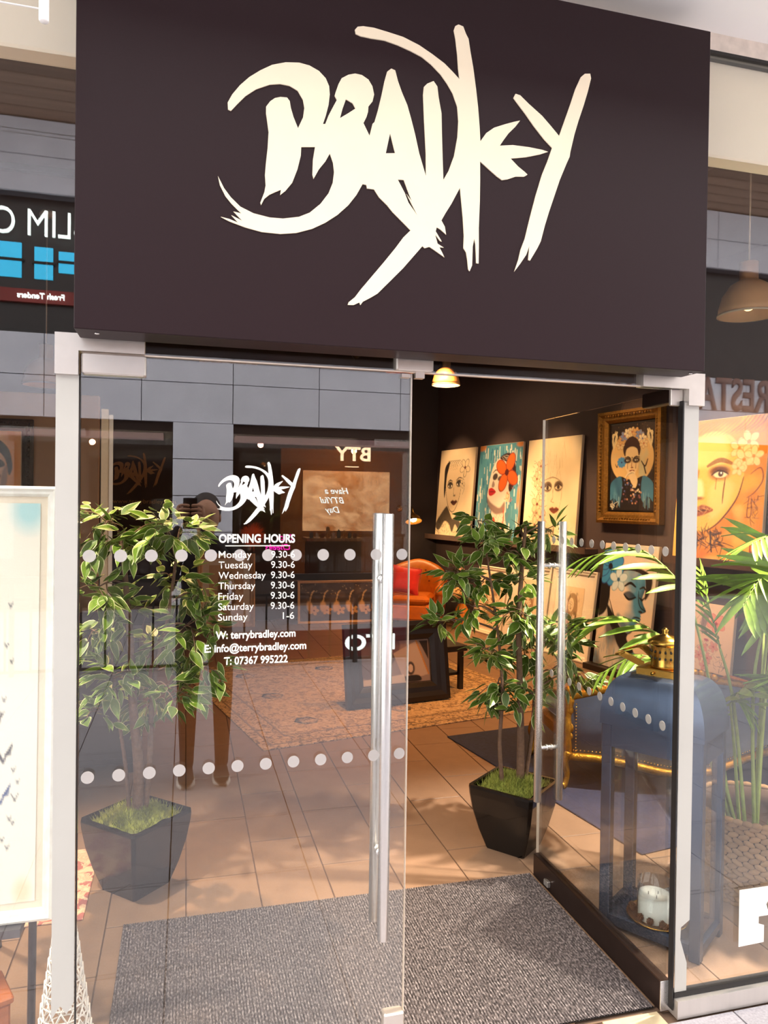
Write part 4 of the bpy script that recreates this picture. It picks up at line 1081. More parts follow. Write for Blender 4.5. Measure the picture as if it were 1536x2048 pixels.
def square_pot(t, rot, top=0.228, bot=0.135, h=0.31):
    prof = [(bot,0.0),(bot*1.02,0.004),(bot+ (top-bot)*.45,h*.30),(bot+(top-bot)*.78,h*.60),(top*.985,h*.86),(top,h*.96),(top*.99,h),(top*.90,h),(top*.87,h*.9),(top*.80,h*.86)]
    mb = MB(); rings = []
    for r, z in prof:
        rg = []
        for k in range(4):
            a = rot+k*pi/2
            for da in (-0.045, 0.045):
                rr = r*(0.985)
                rg.append((rr*cos(a+da), rr*sin(a+da), z))
        rings.append(rg)
    mb.loft(rings, True)
    mb.build('pot', M_pot, t)
    # moss: a low hummock of fine blades
    ms = MB(); rr = random.Random(3)
    g = 12; side = top*0.80*math.sqrt(2)/2*2
    def mz(x, y): return h*.90 + 0.05*math.exp(-(x*x+y*y)/(0.02)) + 0.006*sin(40*x)*cos(37*y)
    vs = []; fs = []
    for i in range(g+1):
        for j in range(g+1):
            u, v = (i/g-.5)*side, (j/g-.5)*side
            x, y = u*cos(rot+pi/4)-v*sin(rot+pi/4), u*sin(rot+pi/4)+v*cos(rot+pi/4)
            vs.append((x, y, mz(x, y)))
    for i in range(g):
        for j in range(g): fs.append((i*(g+1)+j, (i+1)*(g+1)+j, (i+1)*(g+1)+j+1, i*(g+1)+j+1))
    ms.add(vs, fs, True)
    for k in range(2600):
        u, v = (rr.random()-.5)*side, (rr.random()-.5)*side
        x, y = u*cos(rot+pi/4)-v*sin(rot+pi/4), u*sin(rot+pi/4)+v*cos(rot+pi/4)
        z = mz(x, y); a = rr.random()*2*pi; l = 0.016+0.022*rr.random()
        dx, dy = cos(a), sin(a)
        ms.add([(x-dy*.0018, y+dx*.0018, z-.003), (x+dy*.0018, y-dx*.0018, z-.003), (x+dx*l*.7, y+dy*l*.7, z+l*.8)], [(0,1,2)])
    o = ms.build('moss', M_moss, t); o['kind'] = 'stuff'

def ficus(label, loc, rot, trunks, clusters, seed, nleaf):
    t = thing('potted_ficus', label, 'plant', loc)
    square_pot(t, rot)
    rr = random.Random(seed)
    # trunks
    paths = []
    for pts, r0, r1 in trunks:
        sp = smooth(pts, False, 5)
        n = len(sp)
        MB().tube(sp, [r0+(r1-r0)*k/(n-1) for k in range(n)], 8).build('trunk', M_bark, t)
        paths += [Vector(p) for p in sp[n//3:]]
    allleaf = []
    for (cx, cy, cz, rad) in clusters:
        c = Vector((cx, cy, cz))
        cand = [p for p in paths if p.z < c.z+0.02] or paths
        a = min(cand, key=lambda p: (p-c).length + 0.3*max(0, p.z-c.z+.1))
        mid = a.lerp(c, 0.5)+Vector((0,0,0.02))
        MB().tube(smooth([a, mid, c], False, 4), [0.006,0.0055,0.005,0.0045,0.004,0.0038,0.0034,0.003,0.0025], 6).build('branch', M_bark, t)
        # twigs with leaves
        ntw = max(4, int(rad*115))
        for k in range(ntw):
            d = Vector((rr.gauss(0,1), rr.gauss(0,1), rr.gauss(0,.75))).normalized()
            e = c + d*rad*(0.75+0.35*rr.random()) + Vector((0,0,-0.02))
            tw = smooth([c if k % 2 else a.lerp(c, .7), c.lerp(e, .5)+Vector((0,0,.012)), e], False, 3)
            MB().tube(tw, [0.0022]*len(tw), 4).build('twig', M_bark, t) if k % 3 == 0 else None
            for q in (0.45, 0.65, 0.82, 1.0):
                p = c.lerp(e, q) + Vector((rr.gauss(0,.012), rr.gauss(0,.012), rr.gauss(0,.01)))
                out = (d + Vector((rr.gauss(0,.6), rr.gauss(0,.6), rr.gauss(0,.35)-.30))).normalized()
                s = 0.074+0.038*rr.random()
                allleaf.append((p, out, s, rr.random()*2*pi))
    rr.shuffle(allleaf)
    allleaf = allleaf[:nleaf]
    camv = Vector((0,-DIST,EYE))-Vector(loc)
    allleaf.sort(key=lambda q: (q[0]-camv).length)
    rest = MB(); nrest = 0
    for k, (p, out, s, tw) in enumerate(allleaf):
        up = Vector((0,0,1)); side = out.cross(up)
        if side.length < 1e-3: side = Vector((1,0,0))
        side.normalize(); nrm = side.cross(out).normalized()
        a = (tw-pi)*0.28
        s2 = side*cos(a)+nrm*sin(a); n2 = nrm*cos(a)-side*sin(a)
        Mx = Matrix((s2, out, n2)).transposed()
        if k < 298:
            o = link('leaf', LEAF, t, loc=p, rot=Mx.to_euler(), scale=(s,s,s))
        else:
            for f_, mi in zip(LEAFV.f, LEAFV.mi):
                rest.cur = mi
                rest.add([p+Mx@Vector(LEAFV.v[i])*s for i in f_], [(0,1,2,3)], True)
            nrest += 1
    if nrest:
        o = rest.build('inner_leaves', [M_leafg, M_leafe], t); o['kind'] = 'stuff'
    return t

LP = (-0.185, 1.25)
cl = [(-.31,1.56,.12),(-.10,1.56,.12),(-.22,1.50,.13),(-.02,1.53,.10),(-.34,1.29,.10),(-.28,1.18,.12),(-.38,1.08,.09),(-.04,1.31,.12),(.07,1.24,.11),(.03,1.11,.13),(-.10,1.03,.11),(.10,.95,.10),(-.28,.92,.12),(-.06,.86,.12),(-.36,.78,.09),(-.14,.76,.09),(.03,.83,.09)]
rr = random.Random(4)
ficus('tall variegated ficus in a black square pot behind the closed left door', (LP[0], LP[1], 0), -pi/2, [
    ([(0.0,0.0,0.28),(0.005,0.0,0.5),(-0.02,0.01,0.75),(-0.03,0.0,1.0),(-0.06,0,1.35),(-0.08,0,1.5)], 0.026, 0.008),
    ([(0.03,0.01,0.28),(0.05,0.0,0.55),(0.06,0.02,0.85),(0.12,0.0,1.15),(0.15,0.0,1.4)], 0.014, 0.006),
    ([(-0.03,0.02,0.28),(-0.05,0.03,0.5),(-0.09,0.02,0.8),(-0.12,0.03,1.1)], 0.010, 0.005)],
    [(x-LP[0], rr.uniform(-.10,.12), z, r) for x, z, r in cl], 11, 900)
RP = (1.55, 1.215)
cl = [(1.37,1.57,.07),(1.58,1.52,.10),(1.34,1.48,.07),(1.70,1.53,.06),(1.50,1.42,.10),(1.27,1.32,.09),(1.40,1.27,.10),(1.60,1.28,.11),(1.51,1.16,.12),(1.33,1.16,.09),(1.17,1.10,.05),(1.60,1.08,.09),(1.76,1.08,.08),(1.81,.97,.10),(1.35,.98,.07),(1.48,.92,.10),(1.79,.82,.10),(1.46,.79,.10),(1.62,.74,.09),(1.93,.81,.07),(1.42,.68,.05),(1.66,.95,.09)]
ficus('tall variegated ficus in a glossy black square pot behind the open door', (RP[0], RP[1], 0), -pi/2-0.10, [
    ([(0.03,0.0,0.28),(0.03,0.0,0.5),(0.02,0.0,0.8),(0.01,0.0,1.1),(0.03,0,1.45),(0.04,0,1.55)], 0.022, 0.007),
    ([(-0.06,0.0,0.28),(-0.08,0.0,0.5),(-0.07,0.0,0.75),(-0.10,0.0,1.05),(-0.16,0.0,1.4)], 0.012, 0.005),
    ([(0.06,0.02,0.28),(0.10,0.03,0.5),(0.12,0.02,0.8),(0.16,0.0,1.05)], 0.012, 0.006)],
    [(x-RP[0], rr.uniform(-.12,.12), z, r) for x, z, r in cl], 23, 900)

# ---------------------------------------------------------------- palm in a woven basket
M_palm = mat('palm_green', '#6C8A2C', 0.45, 0, 0.22, 9, objrand=0.3)
M_pstem = mat('palm_stem', '#8A9A4A', 0.5, 0, 0.15, 30)
M_weave = mat('water_hyacinth_weave', '#A8835C', 0.85, 0, 0.25, 50, bump=0.6, bscale=200, objrand=0.18)
BX, BY = 2.40, 0.60
pb = thing('woven_basket', 'round woven seagrass basket planter holding the palm', 'basket', (BX, BY, 0))
prof = [(0.205,0),(0.225,.06),(0.245,.13),(0.255,.20),(0.252,.27),(0.245,.33),(0.25,.36)]
def brad(z):
    for (r0,z0),(r1,z1) in zip(prof, prof[1:]):
        if z0 <= z <= z1: return r0+(r1-r0)*(z-z0)/(z1-z0)
    return prof[-1][0]
MB().lathe([(r-.012,z) for r,z in prof]+[(0.225,.36),(0.225,.30),(0.20,.02)], 32).build('liner', mat('basket_liner_brown', '#4A3626', 0.9), pb)  # plain dark brown lining behind the woven strands
MB().lathe([(0.22,.20),(0.10,.21),(0.01,.212)], 24).build('soil', mat('dark_soil', '#3A2A1E', 0.95, 0, 0.3, 60, bump=0.8), pb)
stitch = MB().sphere((0,0,0), 1.0, 7, 5).data('strand', M_weave)
rows = 17; per = 38; cntw = 0; rest = MB()
vis = []
for k in range(rows):
    z = 0.012+k*0.0212; r = brad(z)
    for i in range(per):
        a = 2*pi*(i+(k % 2)*.5)/per
        vis.append((math.cos(a-math.atan2(-DIST-BY, -BX)), k, a, z, r))
vis.sort(reverse=True)
for q, (cc, k, a, z, r) in enumerate(vis):
    p = Vector((r*cos(a), r*sin(a), z)); rot = Euler((0.38 if k % 2 else -0.38, 0, a+pi/2))
    sc = (0.0245, 0.009, 0.0125)
    rotm = Euler((0, 0.35 if k % 2 else -0.35, 0)).to_matrix()
    Rm = Euler((0,0,a+pi/2)).to_matrix() @ rotm
    if q < 298:
        link('strand', stitch, pb, loc=p, rot=Rm.to_euler(), scale=sc)
    else:
        s = MB().sphere((0,0,0), 1.0, 6, 4)
        rest.add([p+Rm@Vector((v[0]*sc[0], v[1]*sc[1], v[2]*sc[2])) for v in s.v], s.f, True)
o = rest.build('strands_behind', M_weave, pb); o['kind'] = 'stuff'
for k in range(44):
    a = 2*pi*k/44
    link('rim_strand', stitch, pb, loc=(0.247*cos(a), 0.247*sin(a), 0.365), rot=(0.3, 0, a+pi/2), scale=(0.024, 0.014, 0.013))

def leaflet_mesh():
    mb = MB(); n = 5; L_ = []; R_ = []; Cc = []
    for k in range(n+1):
        t = k/n; w = 0.055*(math.sin(pi*min(1,(t*.9+.1)))**.6)*(1 if k < n else 0.02)
        z = -0.20*t*t
        L_.append((-w,t,z+.02)); Cc.append((0,t,z)); R_.append((w,t,z+.02))
    mb.add(L_+Cc+R_, [(k,k+1,n+2+k,n+1+k) for k in range(n)]+[(n+1+k,n+2+k,2*n+3+k,2*n+2+k) for k in range(n)], True)
    return mb
LFT = leaflet_mesh().data('leaflet', M_palm)
pl = thing('potted_palm', 'green parlour palm with arching fronds growing out of the woven basket', 'plant', (BX, BY, 0.21))
rr = random.Random(31)
# (stem base xy, bend, frond start, frond mid, frond tip) in world metres
FR = [
 ((2.30,.60),(2.24,.72,.9),(2.17,.78,1.28),(2.02,.92,1.45),(1.80,1.05,1.40),.24),
 ((2.32,.66),(2.26,.80,.7),(2.16,.88,1.03),(1.98,1.00,1.13),(1.76,1.12,1.08),.24),
 ((2.31,.58),(2.20,.66,.7),(2.06,.72,.95),(1.92,.76,1.00),(1.76,.80,.92),.17),
 ((2.33,.57),(2.26,.58,.8),(2.20,.60,1.05),(2.16,.62,1.22),(2.14,.66,1.38),.13),
 ((2.36,.56),(2.32,.54,.9),(2.36,.50,1.25),(2.28,.46,1.36),(2.16,.42,1.26),.24),
 ((2.38,.58),(2.40,.56,.9),(2.48,.52,1.30),(2.40,.44,1.40),(2.26,.36,1.22),.28),
 ((2.40,.60),(2.44,.62,.9),(2.50,.62,1.35),(2.46,.60,1.52),(2.32,.56,1.50),.20),
 ((2.42,.62),(2.48,.64,.9),(2.58,.64,1.40),(2.62,.60,1.62),(2.62,.54,1.80),.24),
 ((2.34,.62),(2.30,.62,.6),(2.24,.58,.82),(2.28,.50,.92),(2.38,.40,.86),.20),
 ((2.40,.55),(2.44,.50,.6),(2.48,.46,.80),(2.40,.40,.95),(2.28,.34,.98),.20),
 ((2.46,.60),(2.54,.58,.8),(2.62,.52,1.05),(2.60,.44,1.18),(2.50,.36,1.12),.24),
 ((2.44,.66),(2.56,.76,.8),(2.66,.86,1.20),(2.80,.92,1.32),(2.98,.96,1.24),.24),
 ((2.32,.62),(2.22,.62,.5),(2.16,.60,.74),(2.20,.54,.86),(2.26,.48,.80),.14),
]
O = Vector((BX, BY, 0.21))
for bs_, bend, st_, md, tp, ll in FR:
    base = Vector((bs_[0], bs_[1], 0.19))
    stem = smooth([base-O, Vector(bend)-O, Vector(st_)-O], False, 6)
    MB().tube(stem, [0.0085-0.0035*k/(len(stem)-1) for k in range(len(stem))], 7).build('stem', M_pstem, pl)
    ra = [Vector(p) for p in smooth([Vector(st_)-O, Vector(md)-O, Vector(tp)-O], False, 8)]
    fr = MB().tube(ra, [0.004-0.0028*k/(len(ra)-1) for k in range(len(ra))], 5).build('frond', M_pstem, pl)
    n = 10
    for k in range(n):
        q = (k+.6)/n; x = q*(len(ra)-1); i = min(int(x), len(ra)-2); p = ra[i].lerp(ra[i+1], x-i)
        tan = (ra[i+1]-ra[i]).normalized()
        side = tan.cross(Vector((0,0,1)))
        if side.length < .1: side = Vector((1,0,0))
        side.normalize()
        for sgn in (-1, 1):
            d = (tan*(0.55+.5*q) + side*sgn*0.75 + Vector((0,0,-0.25+rr.uniform(-.12,.12)))).normalized()
            s = ll*(0.70+0.5*math.sin(pi*min(1,q+.15)))*rr.uniform(.9,1.1)
            up = side.cross(tan)*(1 if side.cross(tan).z >= 0 else -1)
            xa = d.cross(up).normalized(); za = xa.cross(d).normalized()
            Mx = Matrix((xa, d, za)).transposed()
            link('leaflet', LFT, fr, loc=p, rot=Mx.to_euler(), scale=(s*1.15+.03, s, s))

# ================================================================== LANTERN with candle
M_lan = mat('blue_grey_lantern_metal', '#4A566C', 0.25, 0.7, 0.08, 5)
M_brass = mat('polished_brass', '#C89A48', 0.2, 1.0, 0.08, 20)
LA = R(-56.0)
ln = thing('lantern', 'large blue-grey metal lantern with glass sides and a brass top, just inside the open door', 'lantern', (1.806, 0.428, 0), rz=LA)
LW, LD, LH, P_ = 0.385, 0.27, 0.80, 0.040
for sx in (-1, 1):
    for sy in (-1, 1):
        MB().bbox(min(sx*LW/2, sx*(LW/2-P_)), max(sx*LW/2, sx*(LW/2-P_)), min(sy*LD/2, sy*(LD/2-P_)), max(sy*LD/2, sy*(LD/2-P_)), 0.0, LH, 0.003).build('corner_post', M_lan, ln)
for sy in (-1, 1):
    for z0, z1, nm in ((0.035, 0.06, 'bottom_rail'), (LH-0.085, LH, 'top_rail')):
        MB().box(-LW/2+P_, LW/2-P_, min(sy*LD/2, sy*(LD/2-.02)), max(sy*LD/2, sy*(LD/2-.02)), z0, z1).build(nm, M_lan, ln)
    MB().box(-LW/2+P_, LW/2-P_, sy*(LD/2-.012)-.0015, sy*(LD/2-.012)+.0015, 0.06, LH-0.085).build('glass_pane', M_pane, ln)
for sx in (-1, 1):
    for z0, z1, nm in ((0.035, 0.06, 'bottom_rail'), (LH-0.085, LH, 'top_rail')):
        MB().box(min(sx*LW/2, sx*(LW/2-.02)), max(sx*LW/2, sx*(LW/2-.02)), -LD/2+P_, LD/2-P_, z0, z1).build(nm, M_lan, ln)
    MB().box(sx*(LW/2-.012)-.0015, sx*(LW/2-.012)+.0015, -LD/2+P_, LD/2-P_, 0.06, LH-0.085).build('glass_pane', M_pane, ln)
MB().box(-LW/2+.005, LW/2-.005, -LD/2+.005, LD/2-.005, 0.02, 0.04).build('base_plate', M_lan, ln)
rg = []
for k in range(11):
    t = k/10; a = t*pi/2
    z = LH + 0.20*math.sin(a)**0.9 if k else LH
    s = 0.02+0.42*0 ; f = math.cos(a)**0.75
    hx = 0.085+(LW/2+.006-0.085)*f; hy = 0.062+(LD/2+.006-0.062)*f
    rg.append([(-hx,-hy,z),(hx,-hy,z),(hx,hy,z),(-hx,hy,z)])
mb = MB(); n_ = 4
mb.loft(rg, True, False); mb.sm = [True]*len(mb.sm)
ro = mb.build('roof', M_lan, ln)
md_ = ro.modifiers.new('crease', 'EDGE_SPLIT'); md_.split_angle = R(40)
MB().bbox(-0.088, 0.088, -0.066, 0.066, LH+0.196, LH+0.226, 0.003).build('brass_collar', M_brass, ln)
MB().lathe([(0.052,LH+.226),(0.056,LH+.232),(0.052,LH+.24),(0.052,LH+.31),(0.058,LH+.316),(0.066,LH+.32),(0.064,LH+.328),(0.04,LH+.345),(0.014,LH+.353),(0.010,LH+.362),(0.014,LH+.372),(0.004,LH+.38)], 28).build('brass_chimney', M_brass, ln)
for row, zz in ((0, LH+.265), (1, LH+.29)):
    for k in range(16):
        a = 2*pi*k/16
        MB().sphere((0.052*cos(a), 0.052*sin(a), zz), 0.0048, 8, 5, (1,1,1.2)).build('vent_hole', M_black, ln)
# carrying handle laid over to the left
hp = [(-0.075,-0.07,LH+.235),(-0.14,-0.10,LH+.27),(-0.17,-0.075,LH+.262),(-0.185,0.0,LH+.26),(-0.17,0.075,LH+.262),(-0.14,0.10,LH+.27),(-0.075,0.07,LH+.235)]
hb = MB()
hs = smooth(hp, False, 5)
hb.loft([[ (p[0],p[1],p[2]-.004),(p[0],p[1],p[2]+.004),(p[0]*1.0+.022,p[1],p[2]+.016),(p[0]+.022,p[1],p[2]+.008)] for p in hs], True)
hb.build('carrying_handle', M_brass, ln)
MB().lathe([(0.006,0),(0.006,.006)], 10, (-0.02,-0.072,LH+.21), axis='y').build('latch_knob', M_brass, ln)
# plate, candle, pine cones
pz = 0.0405
pt_ = thing('candle_plate', 'round metal plate with a thin gold rim inside the lantern', 'plate', (1.785, 0.418, pz))
MB().lathe([(0.06,0.0),(0.075,0.004),(0.112,0.022),(0.114,0.026),(0.110,0.026),(0.074,0.009),(0.01,0.008)], 36).build('plate_body', mat('bronze_plate', '#8A6A4E', 0.35, 0.8, 0.1, 20), pt_)
MB().lathe([(0.1125,0.0245),(0.1155,0.026),(0.1125,0.0285),(0.110,0.026)], 36, cap=False).build('gold_rim', M_brass, pt_)
cn = thing('pillar_candle', 'white pillar candle in a clear glass cylinder inside the lantern', 'candle', (1.775, 0.424, pz+.0085))
MB().lathe([(0.058,0.002),(0.060,0.006),(0.060,0.098),(0.052,0.094),(0.03,0.090),(0.004,0.089)], 32).build('wax', mat('white_wax', '#F1EEE6', 0.5, 0, 0.03, 12), cn)
for a in (0.3, 2.4, 4.5):
    MB().tube([(0.022*cos(a),0.022*sin(a),0.088),(0.022*cos(a),0.022*sin(a),0.102)], 0.0014, 6).build('wick', M_black, cn)
MB().lathe([(0.064,0.0),(0.064,0.150),(0.0625,0.150),(0.0625,0.001)], 32, cap=False).build('glass_cylinder', M_pane, cn)
M_cone = mat('pine_cone_brown', '#6A4326', 0.8, 0, 0.35, 60, bump=0.8, bscale=120)
def cone_mesh():
    mb = MB().sphere((0,0,0.012), 0.010, 8, 6, (1,1,1.25))
    for k in range(5):
        z = 0.003+0.0045*k; rr_ = 0.0125*math.sin(pi*(0.25+0.62*k/5))
        for i in range(8):
            a = 2*pi*(i+(k%2)*.5)/8
            c, s = cos(a), sin(a)
            mb.add([(rr_*.5*c-.004*s, rr_*.5*s+.004*c, z), (rr_*.5*c+.004*s, rr_*.5*s-.004*c, z), (rr_*1.25*c, rr_*1.25*s, z+.004), (rr_*.5*c, rr_*.5*s, z+.006)], [(0,1,2),(1,3,2),(3,0,2)])
    return mb.data('pine_cone', M_cone)
CM = cone_mesh()
rr = random.Random(5); q = 0
for k in range(15):
    a = 2*pi*k/15+rr.uniform(-.08,.08); r_ = 0.086+rr.uniform(-.004,.006)
    x, y = 1.785+r_*cos(a), 0.418+r_*sin(a)
    if math.hypot(x-1.775, y-0.424) < 0.074: continue
    o = link('pine_cone', CM, None, loc=(x, y, pz+0.017+rr.uniform(0,.003)), rot=(rr.uniform(-.7,.7), rr.uniform(-.7,.7), rr.uniform(0,6)), scale=(1.05,)*3)
    tag(o, 'small brown pine cone on the plate around the candle', 'pine cone', 'pine cones on the candle plate')
# ================================================================== FLOOR COVERINGS
def rug_mat(name, base, dark, light, sc, bump=0.4):
    m = bpy.data.materials.new(name); m.use_nodes = True
    N, L = m.node_tree.nodes, m.node_tree.links; b = N['Principled BSDF']
    tc = N.new('ShaderNodeTexCoord')
    v1 = N.new('ShaderNodeTexNoise'); v1.inputs['Scale'].default_value = sc; v1.inputs['Detail'].default_value = 3; v1.inputs['Distortion'].default_value = 1.2
    L.new(tc.outputs['Object'], v1.inputs['Vector'])
    r1 = N.new('ShaderNodeValToRGB'); e = r1.color_ramp.elements
    e[0].position = .40; e[0].color = C(light)+(1,); e[1].position = .56; e[1].color = C(dark)+(1,)
    k = e.new(.48); k.color = C(base)+(1,); k = e.new(.52); k.color = C(light)+(1,)
    L.new(v1.outputs['Fac'], r1.inputs['Fac'])
    L.new(r1.outputs['Color'], b.inputs['Base Color']); b.inputs['Roughness'].default_value = .95
    n2 = N.new('ShaderNodeTexNoise'); n2.inputs['Scale'].default_value = 260
    L.new(tc.outputs['Object'], n2.inputs['Vector'])
    bp = N.new('ShaderNodeBump'); bp.inputs['Strength'].default_value = bump; bp.inputs['Distance'].default_value = .004
    L.new(n2.outputs['Fac'], bp.inputs['Height']); L.new(bp.outputs['Normal'], b.inputs['Normal'])
    return m
M_rug = rug_mat('distressed_rug_field', '#A98C6C', '#86705A', '#BFA584', 22)
M_rugb = rug_mat('distressed_rug_border', '#9C8062', '#6E5A48', '#BCA180', 30)
M_rugl = mat('rug_line', '#7A6654', 0.95)
rg = thing('patterned_rug', 'large faded beige and brown patterned rug in the middle of the shop', 'rug', (0.516, 2.842, 0), rz=R(12.5))
RW, RL = 2.60, 2.55
MB().bbox(0, RW, 0, RL, 0.0005, 0.008, 0.002).build('border', M_rugb, rg)
MB().box(0.26, RW-0.26, 0.26, RL-0.26, 0.008, 0.0095).build('field', M_rug, rg)
for a in (0.07, 0.22):
    for x0,x1,y0,y1 in [(a,RW-a,a,a+.014),(a,RW-a,RL-a-.014,RL-a),(a,a+.014,a,RL-a),(RW-a-.014,RW-a,a,RL-a)]:
        MB().box(x0,x1,y0,y1,0.008,0.0092).build('border_line', M_rugl, rg)
for k in range(9):
    MB().lathe([(0.10,0.0096),(0.02,0.0102)], 6, (0.5+0.8*(k%3), 0.5+0.78*(k//3), 0)).build('medallion', M_rugb, rg)
nr = thing('navy_rug', 'plain navy blue rug under the gilt settee', 'rug', (2.10, 0.98, 0), rz=R(9))
MB().bbox(0, 2.2, 0, 1.9, 0.0005, 0.009, 0.003).build('pile', mat('navy_pile', '#252C48', 0.95, 0, 0.25, 40, bump=0.5, bscale=240), nr)
pr = thing('patterned_runner', 'small red and beige patterned rug behind the left pot', 'rug', (-1.30, 1.02, 0))
MB().bbox(0, 0.93, 0, 0.62, 0.0005, 0.007, 0.002).build('pile', rug_mat('red_beige_rug', '#C29A80', '#A0605A', '#D6BA9C', 14), pr)

# entrance mat: ribbed carpet
def mat_carpet():
    m = bpy.data.materials.new('grey_ribbed_carpet'); m.use_nodes = True
    N, L = m.node_tree.nodes, m.node_tree.links; b = N['Principled BSDF']
    tc = N.new('ShaderNodeTexCoord')
    n1 = N.new('ShaderNodeTexNoise'); n1.inputs['Scale'].default_value = 150; n1.inputs['Detail'].default_value = 2
    mp = N.new('ShaderNodeMapping'); mp.inputs['Scale'].default_value = (1,.5,1)
    L.new(tc.outputs['Object'], mp.inputs['Vector']); L.new(mp.outputs['Vector'], n1.inputs['Vector'])
    r = N.new('ShaderNodeValToRGB'); e = r.color_ramp.elements
    e[0].position = .36; e[0].color = C('#282427')+(1,); e[1].position = .68; e[1].color = C('#857E80')+(1,)
    k = e.new(.52); k.color = C('#524C4F')+(1,)
    L.new(n1.outputs['Fac'], r.inputs['Fac']); L.new(r.outputs['Color'], b.inputs['Base Color'])
    b.inputs['Roughness'].default_value = .95
    bp = N.new('ShaderNodeBump'); bp.inputs['Strength'].default_value = .6; bp.inputs['Distance'].default_value = .004
    L.new(n1.outputs['Fac'], bp.inputs['Height']); L.new(bp.outputs['Normal'], b.inputs['Normal'])
    return m
dm = thing('entrance_mat', 'large grey ribbed entrance mat on the floor inside the doors', 'mat', (0.645, 0.49, 0))
hw, hd = 0.860, 0.452
mb = MB(); nrib = 170
for k in range(nrib):
    x0 = -hw+2*hw*k/nrib; w_ = 2*hw/nrib
    mb.add([(x0,-hd,.001),(x0+w_*.22,-hd,.0075),(x0+w_*.70,-hd,.0075),(x0+w_*.92,-hd,.004),(x0+w_,-hd,.004),(x0,hd,.001+.003),(x0+w_*.22,hd,.0075),(x0+w_*.70,hd,.0075),(x0+w_*.92,hd,.004),(x0+w_,hd,.004)],
           [(0,1,6,5),(1,2,7,6),(2,3,8,7),(3,4,9,8)])
mb.build('ribbed_pile', mat_carpet(), dm)
MB().box(-hw,hw,-hd,hd,0.0005,0.0035).build('backing', M_black, dm)
sp = tag(MB().bbox(1.30, 1.50, -0.055, 0.015, 0.0008, 0.006, 0.001).build('floor_spring_plate', mat('pale_brass_plate', '#E6D5B0', 0.35, 0.5, 0.1, 20)), 'pale metal cover plate in the floor at the foot of the open door', 'plate')

# ================================================================== FURNITURE
M_leather = mat('tan_leather', '#C06A1A', 0.38, 0, 0.15, 12, bump=0.15, bscale=160)
ac = thing('armchair', 'tan orange leather tub armchair with a buttoned back at the far end', 'armchair', (2.97, 7.42, 0), rz=R(-28))
# seat and base
MB().bbox(-0.30, 0.30, -0.34, 0.26, 0.12, 0.34, 0.03).build('seat_base', M_leather, ac)
MB().bbox(-0.27, 0.27, -0.36, 0.20, 0.335, 0.45, 0.045).build('seat_cushion', M_leather, ac)
# curved shell with arms sweeping up to the back
sec = []
npt = 15
for k in range(npt):
    t = -1+2*k/(npt-1); a = t*R(112)
    x = 0.40*math.sin(a)*1.0; y = 0.30*math.cos(a)+0.02
    if abs(a) > R(90): y = 0.02-0.34*(abs(a)-R(90))/R(22)*1.0; x = math.copysign(0.40, a)
    q = max(0, 1-abs(t)*1.15); h = 0.56+0.34*(q**0.55 if q > 0 else 0)
    n = Vector((math.sin(a), math.cos(a), 0)) if abs(a) <= R(90) else Vector((math.copysign(1,a),0,0))
    o_, i_ = Vector((x,y,0))+n*0.03, Vector((x,y,0))-n*0.08
    rk = 0.10*q
    ring = [o_+Vector((0,0,.10)), o_+n*rk*.6+Vector((0,0,h*.6)), o_+n*rk+n*.02+Vector((0,0,h-.05)), o_+n*rk-n*.03+Vector((0,0,h)), i_+n*rk+n*.02+Vector((0,0,h-.01)), i_+n*rk-n*.015+Vector((0,0,h-.08)), i_-n*.03+Vector((0,0,h*.55)), i_+Vector((0,0,.12))]
    sec.append(ring)
mb = MB().loft(sec, True, True)
sh = mb.build('shell', M_leather, ac)
sd = sh.modifiers.new('round', 'SUBSURF'); sd.levels = 1; sd.render_levels = 1
M_seam = mat('leather_button', '#8A4210', 0.45)
for x, z in [(-.12,.74),(.12,.74),(0,.60),(-.18,.60),(.18,.60)]:
    MB().sphere((x, 0.195+0.05*(z-.6)/.14-(abs(x)*.35)**2*6, z), 0.014, 8, 5, (1,.6,1)).build('button', M_seam, ac)
for sx in (-1,1):
    for sy in (-.26, .20):
        MB().lathe([(0.018,0),(0.026,.05),(0.03,.125)], 12, (sx*.27, sy, 0)).build('leg', mat('dark_wood', '#3A2012', 0.5), ac)
    MB().lathe([(0.065,-.015),(0.07,0.0),(0.065,0.012),(0.03,.018)], 18, (sx*.405,-0.33,.53), axis='y').build('arm_front', M_leather, ac)
cu = thing('cushion', 'bright red square cushion standing in the leather armchair', 'cushion', (2.76, 7.19, 0.47), rot=Euler((R(-18), R(8), R(-20))))
mb = MB(); g = 10; top = []; botm = []
vs = []; fs = []
for sgn in (-1, 1):
    for i in range(g+1):
        for j in range(g+1):
            u, v = i/g*2-1, j/g*2-1
            th = 0.07*((1-u**4)*(1-v**4))**.5
            pin = 1-0.08*(1-u*u)*abs(v)**3; pin2 = 1-0.08*(1-v*v)*abs(u)**3
            vs.append((u*.19*pin2, sgn*th, (v*pin+1)*.18))
for q in range(2):
    b0 = q*(g+1)**2
    for i in range(g):
        for j in range(g):
            f = (b0+i*(g+1)+j, b0+(i+1)*(g+1)+j, b0+(i+1)*(g+1)+j+1, b0+i*(g+1)+j+1)
            fs.append(f if q else f[::-1])
mb.add(vs, fs, True); mb.build('cover', mat('red_velvet', '#C41E1E', 0.8, 0, 0.1, 20, sheen=0.4), cu)
MB().tube([(-.19,0,0),(.19,0,0),(.19,0,.36),(-.19,0,.36),(-.19,0,0)], 0.005, 6).build('piping', mat('red_velvet', '#C41E1E'), cu)

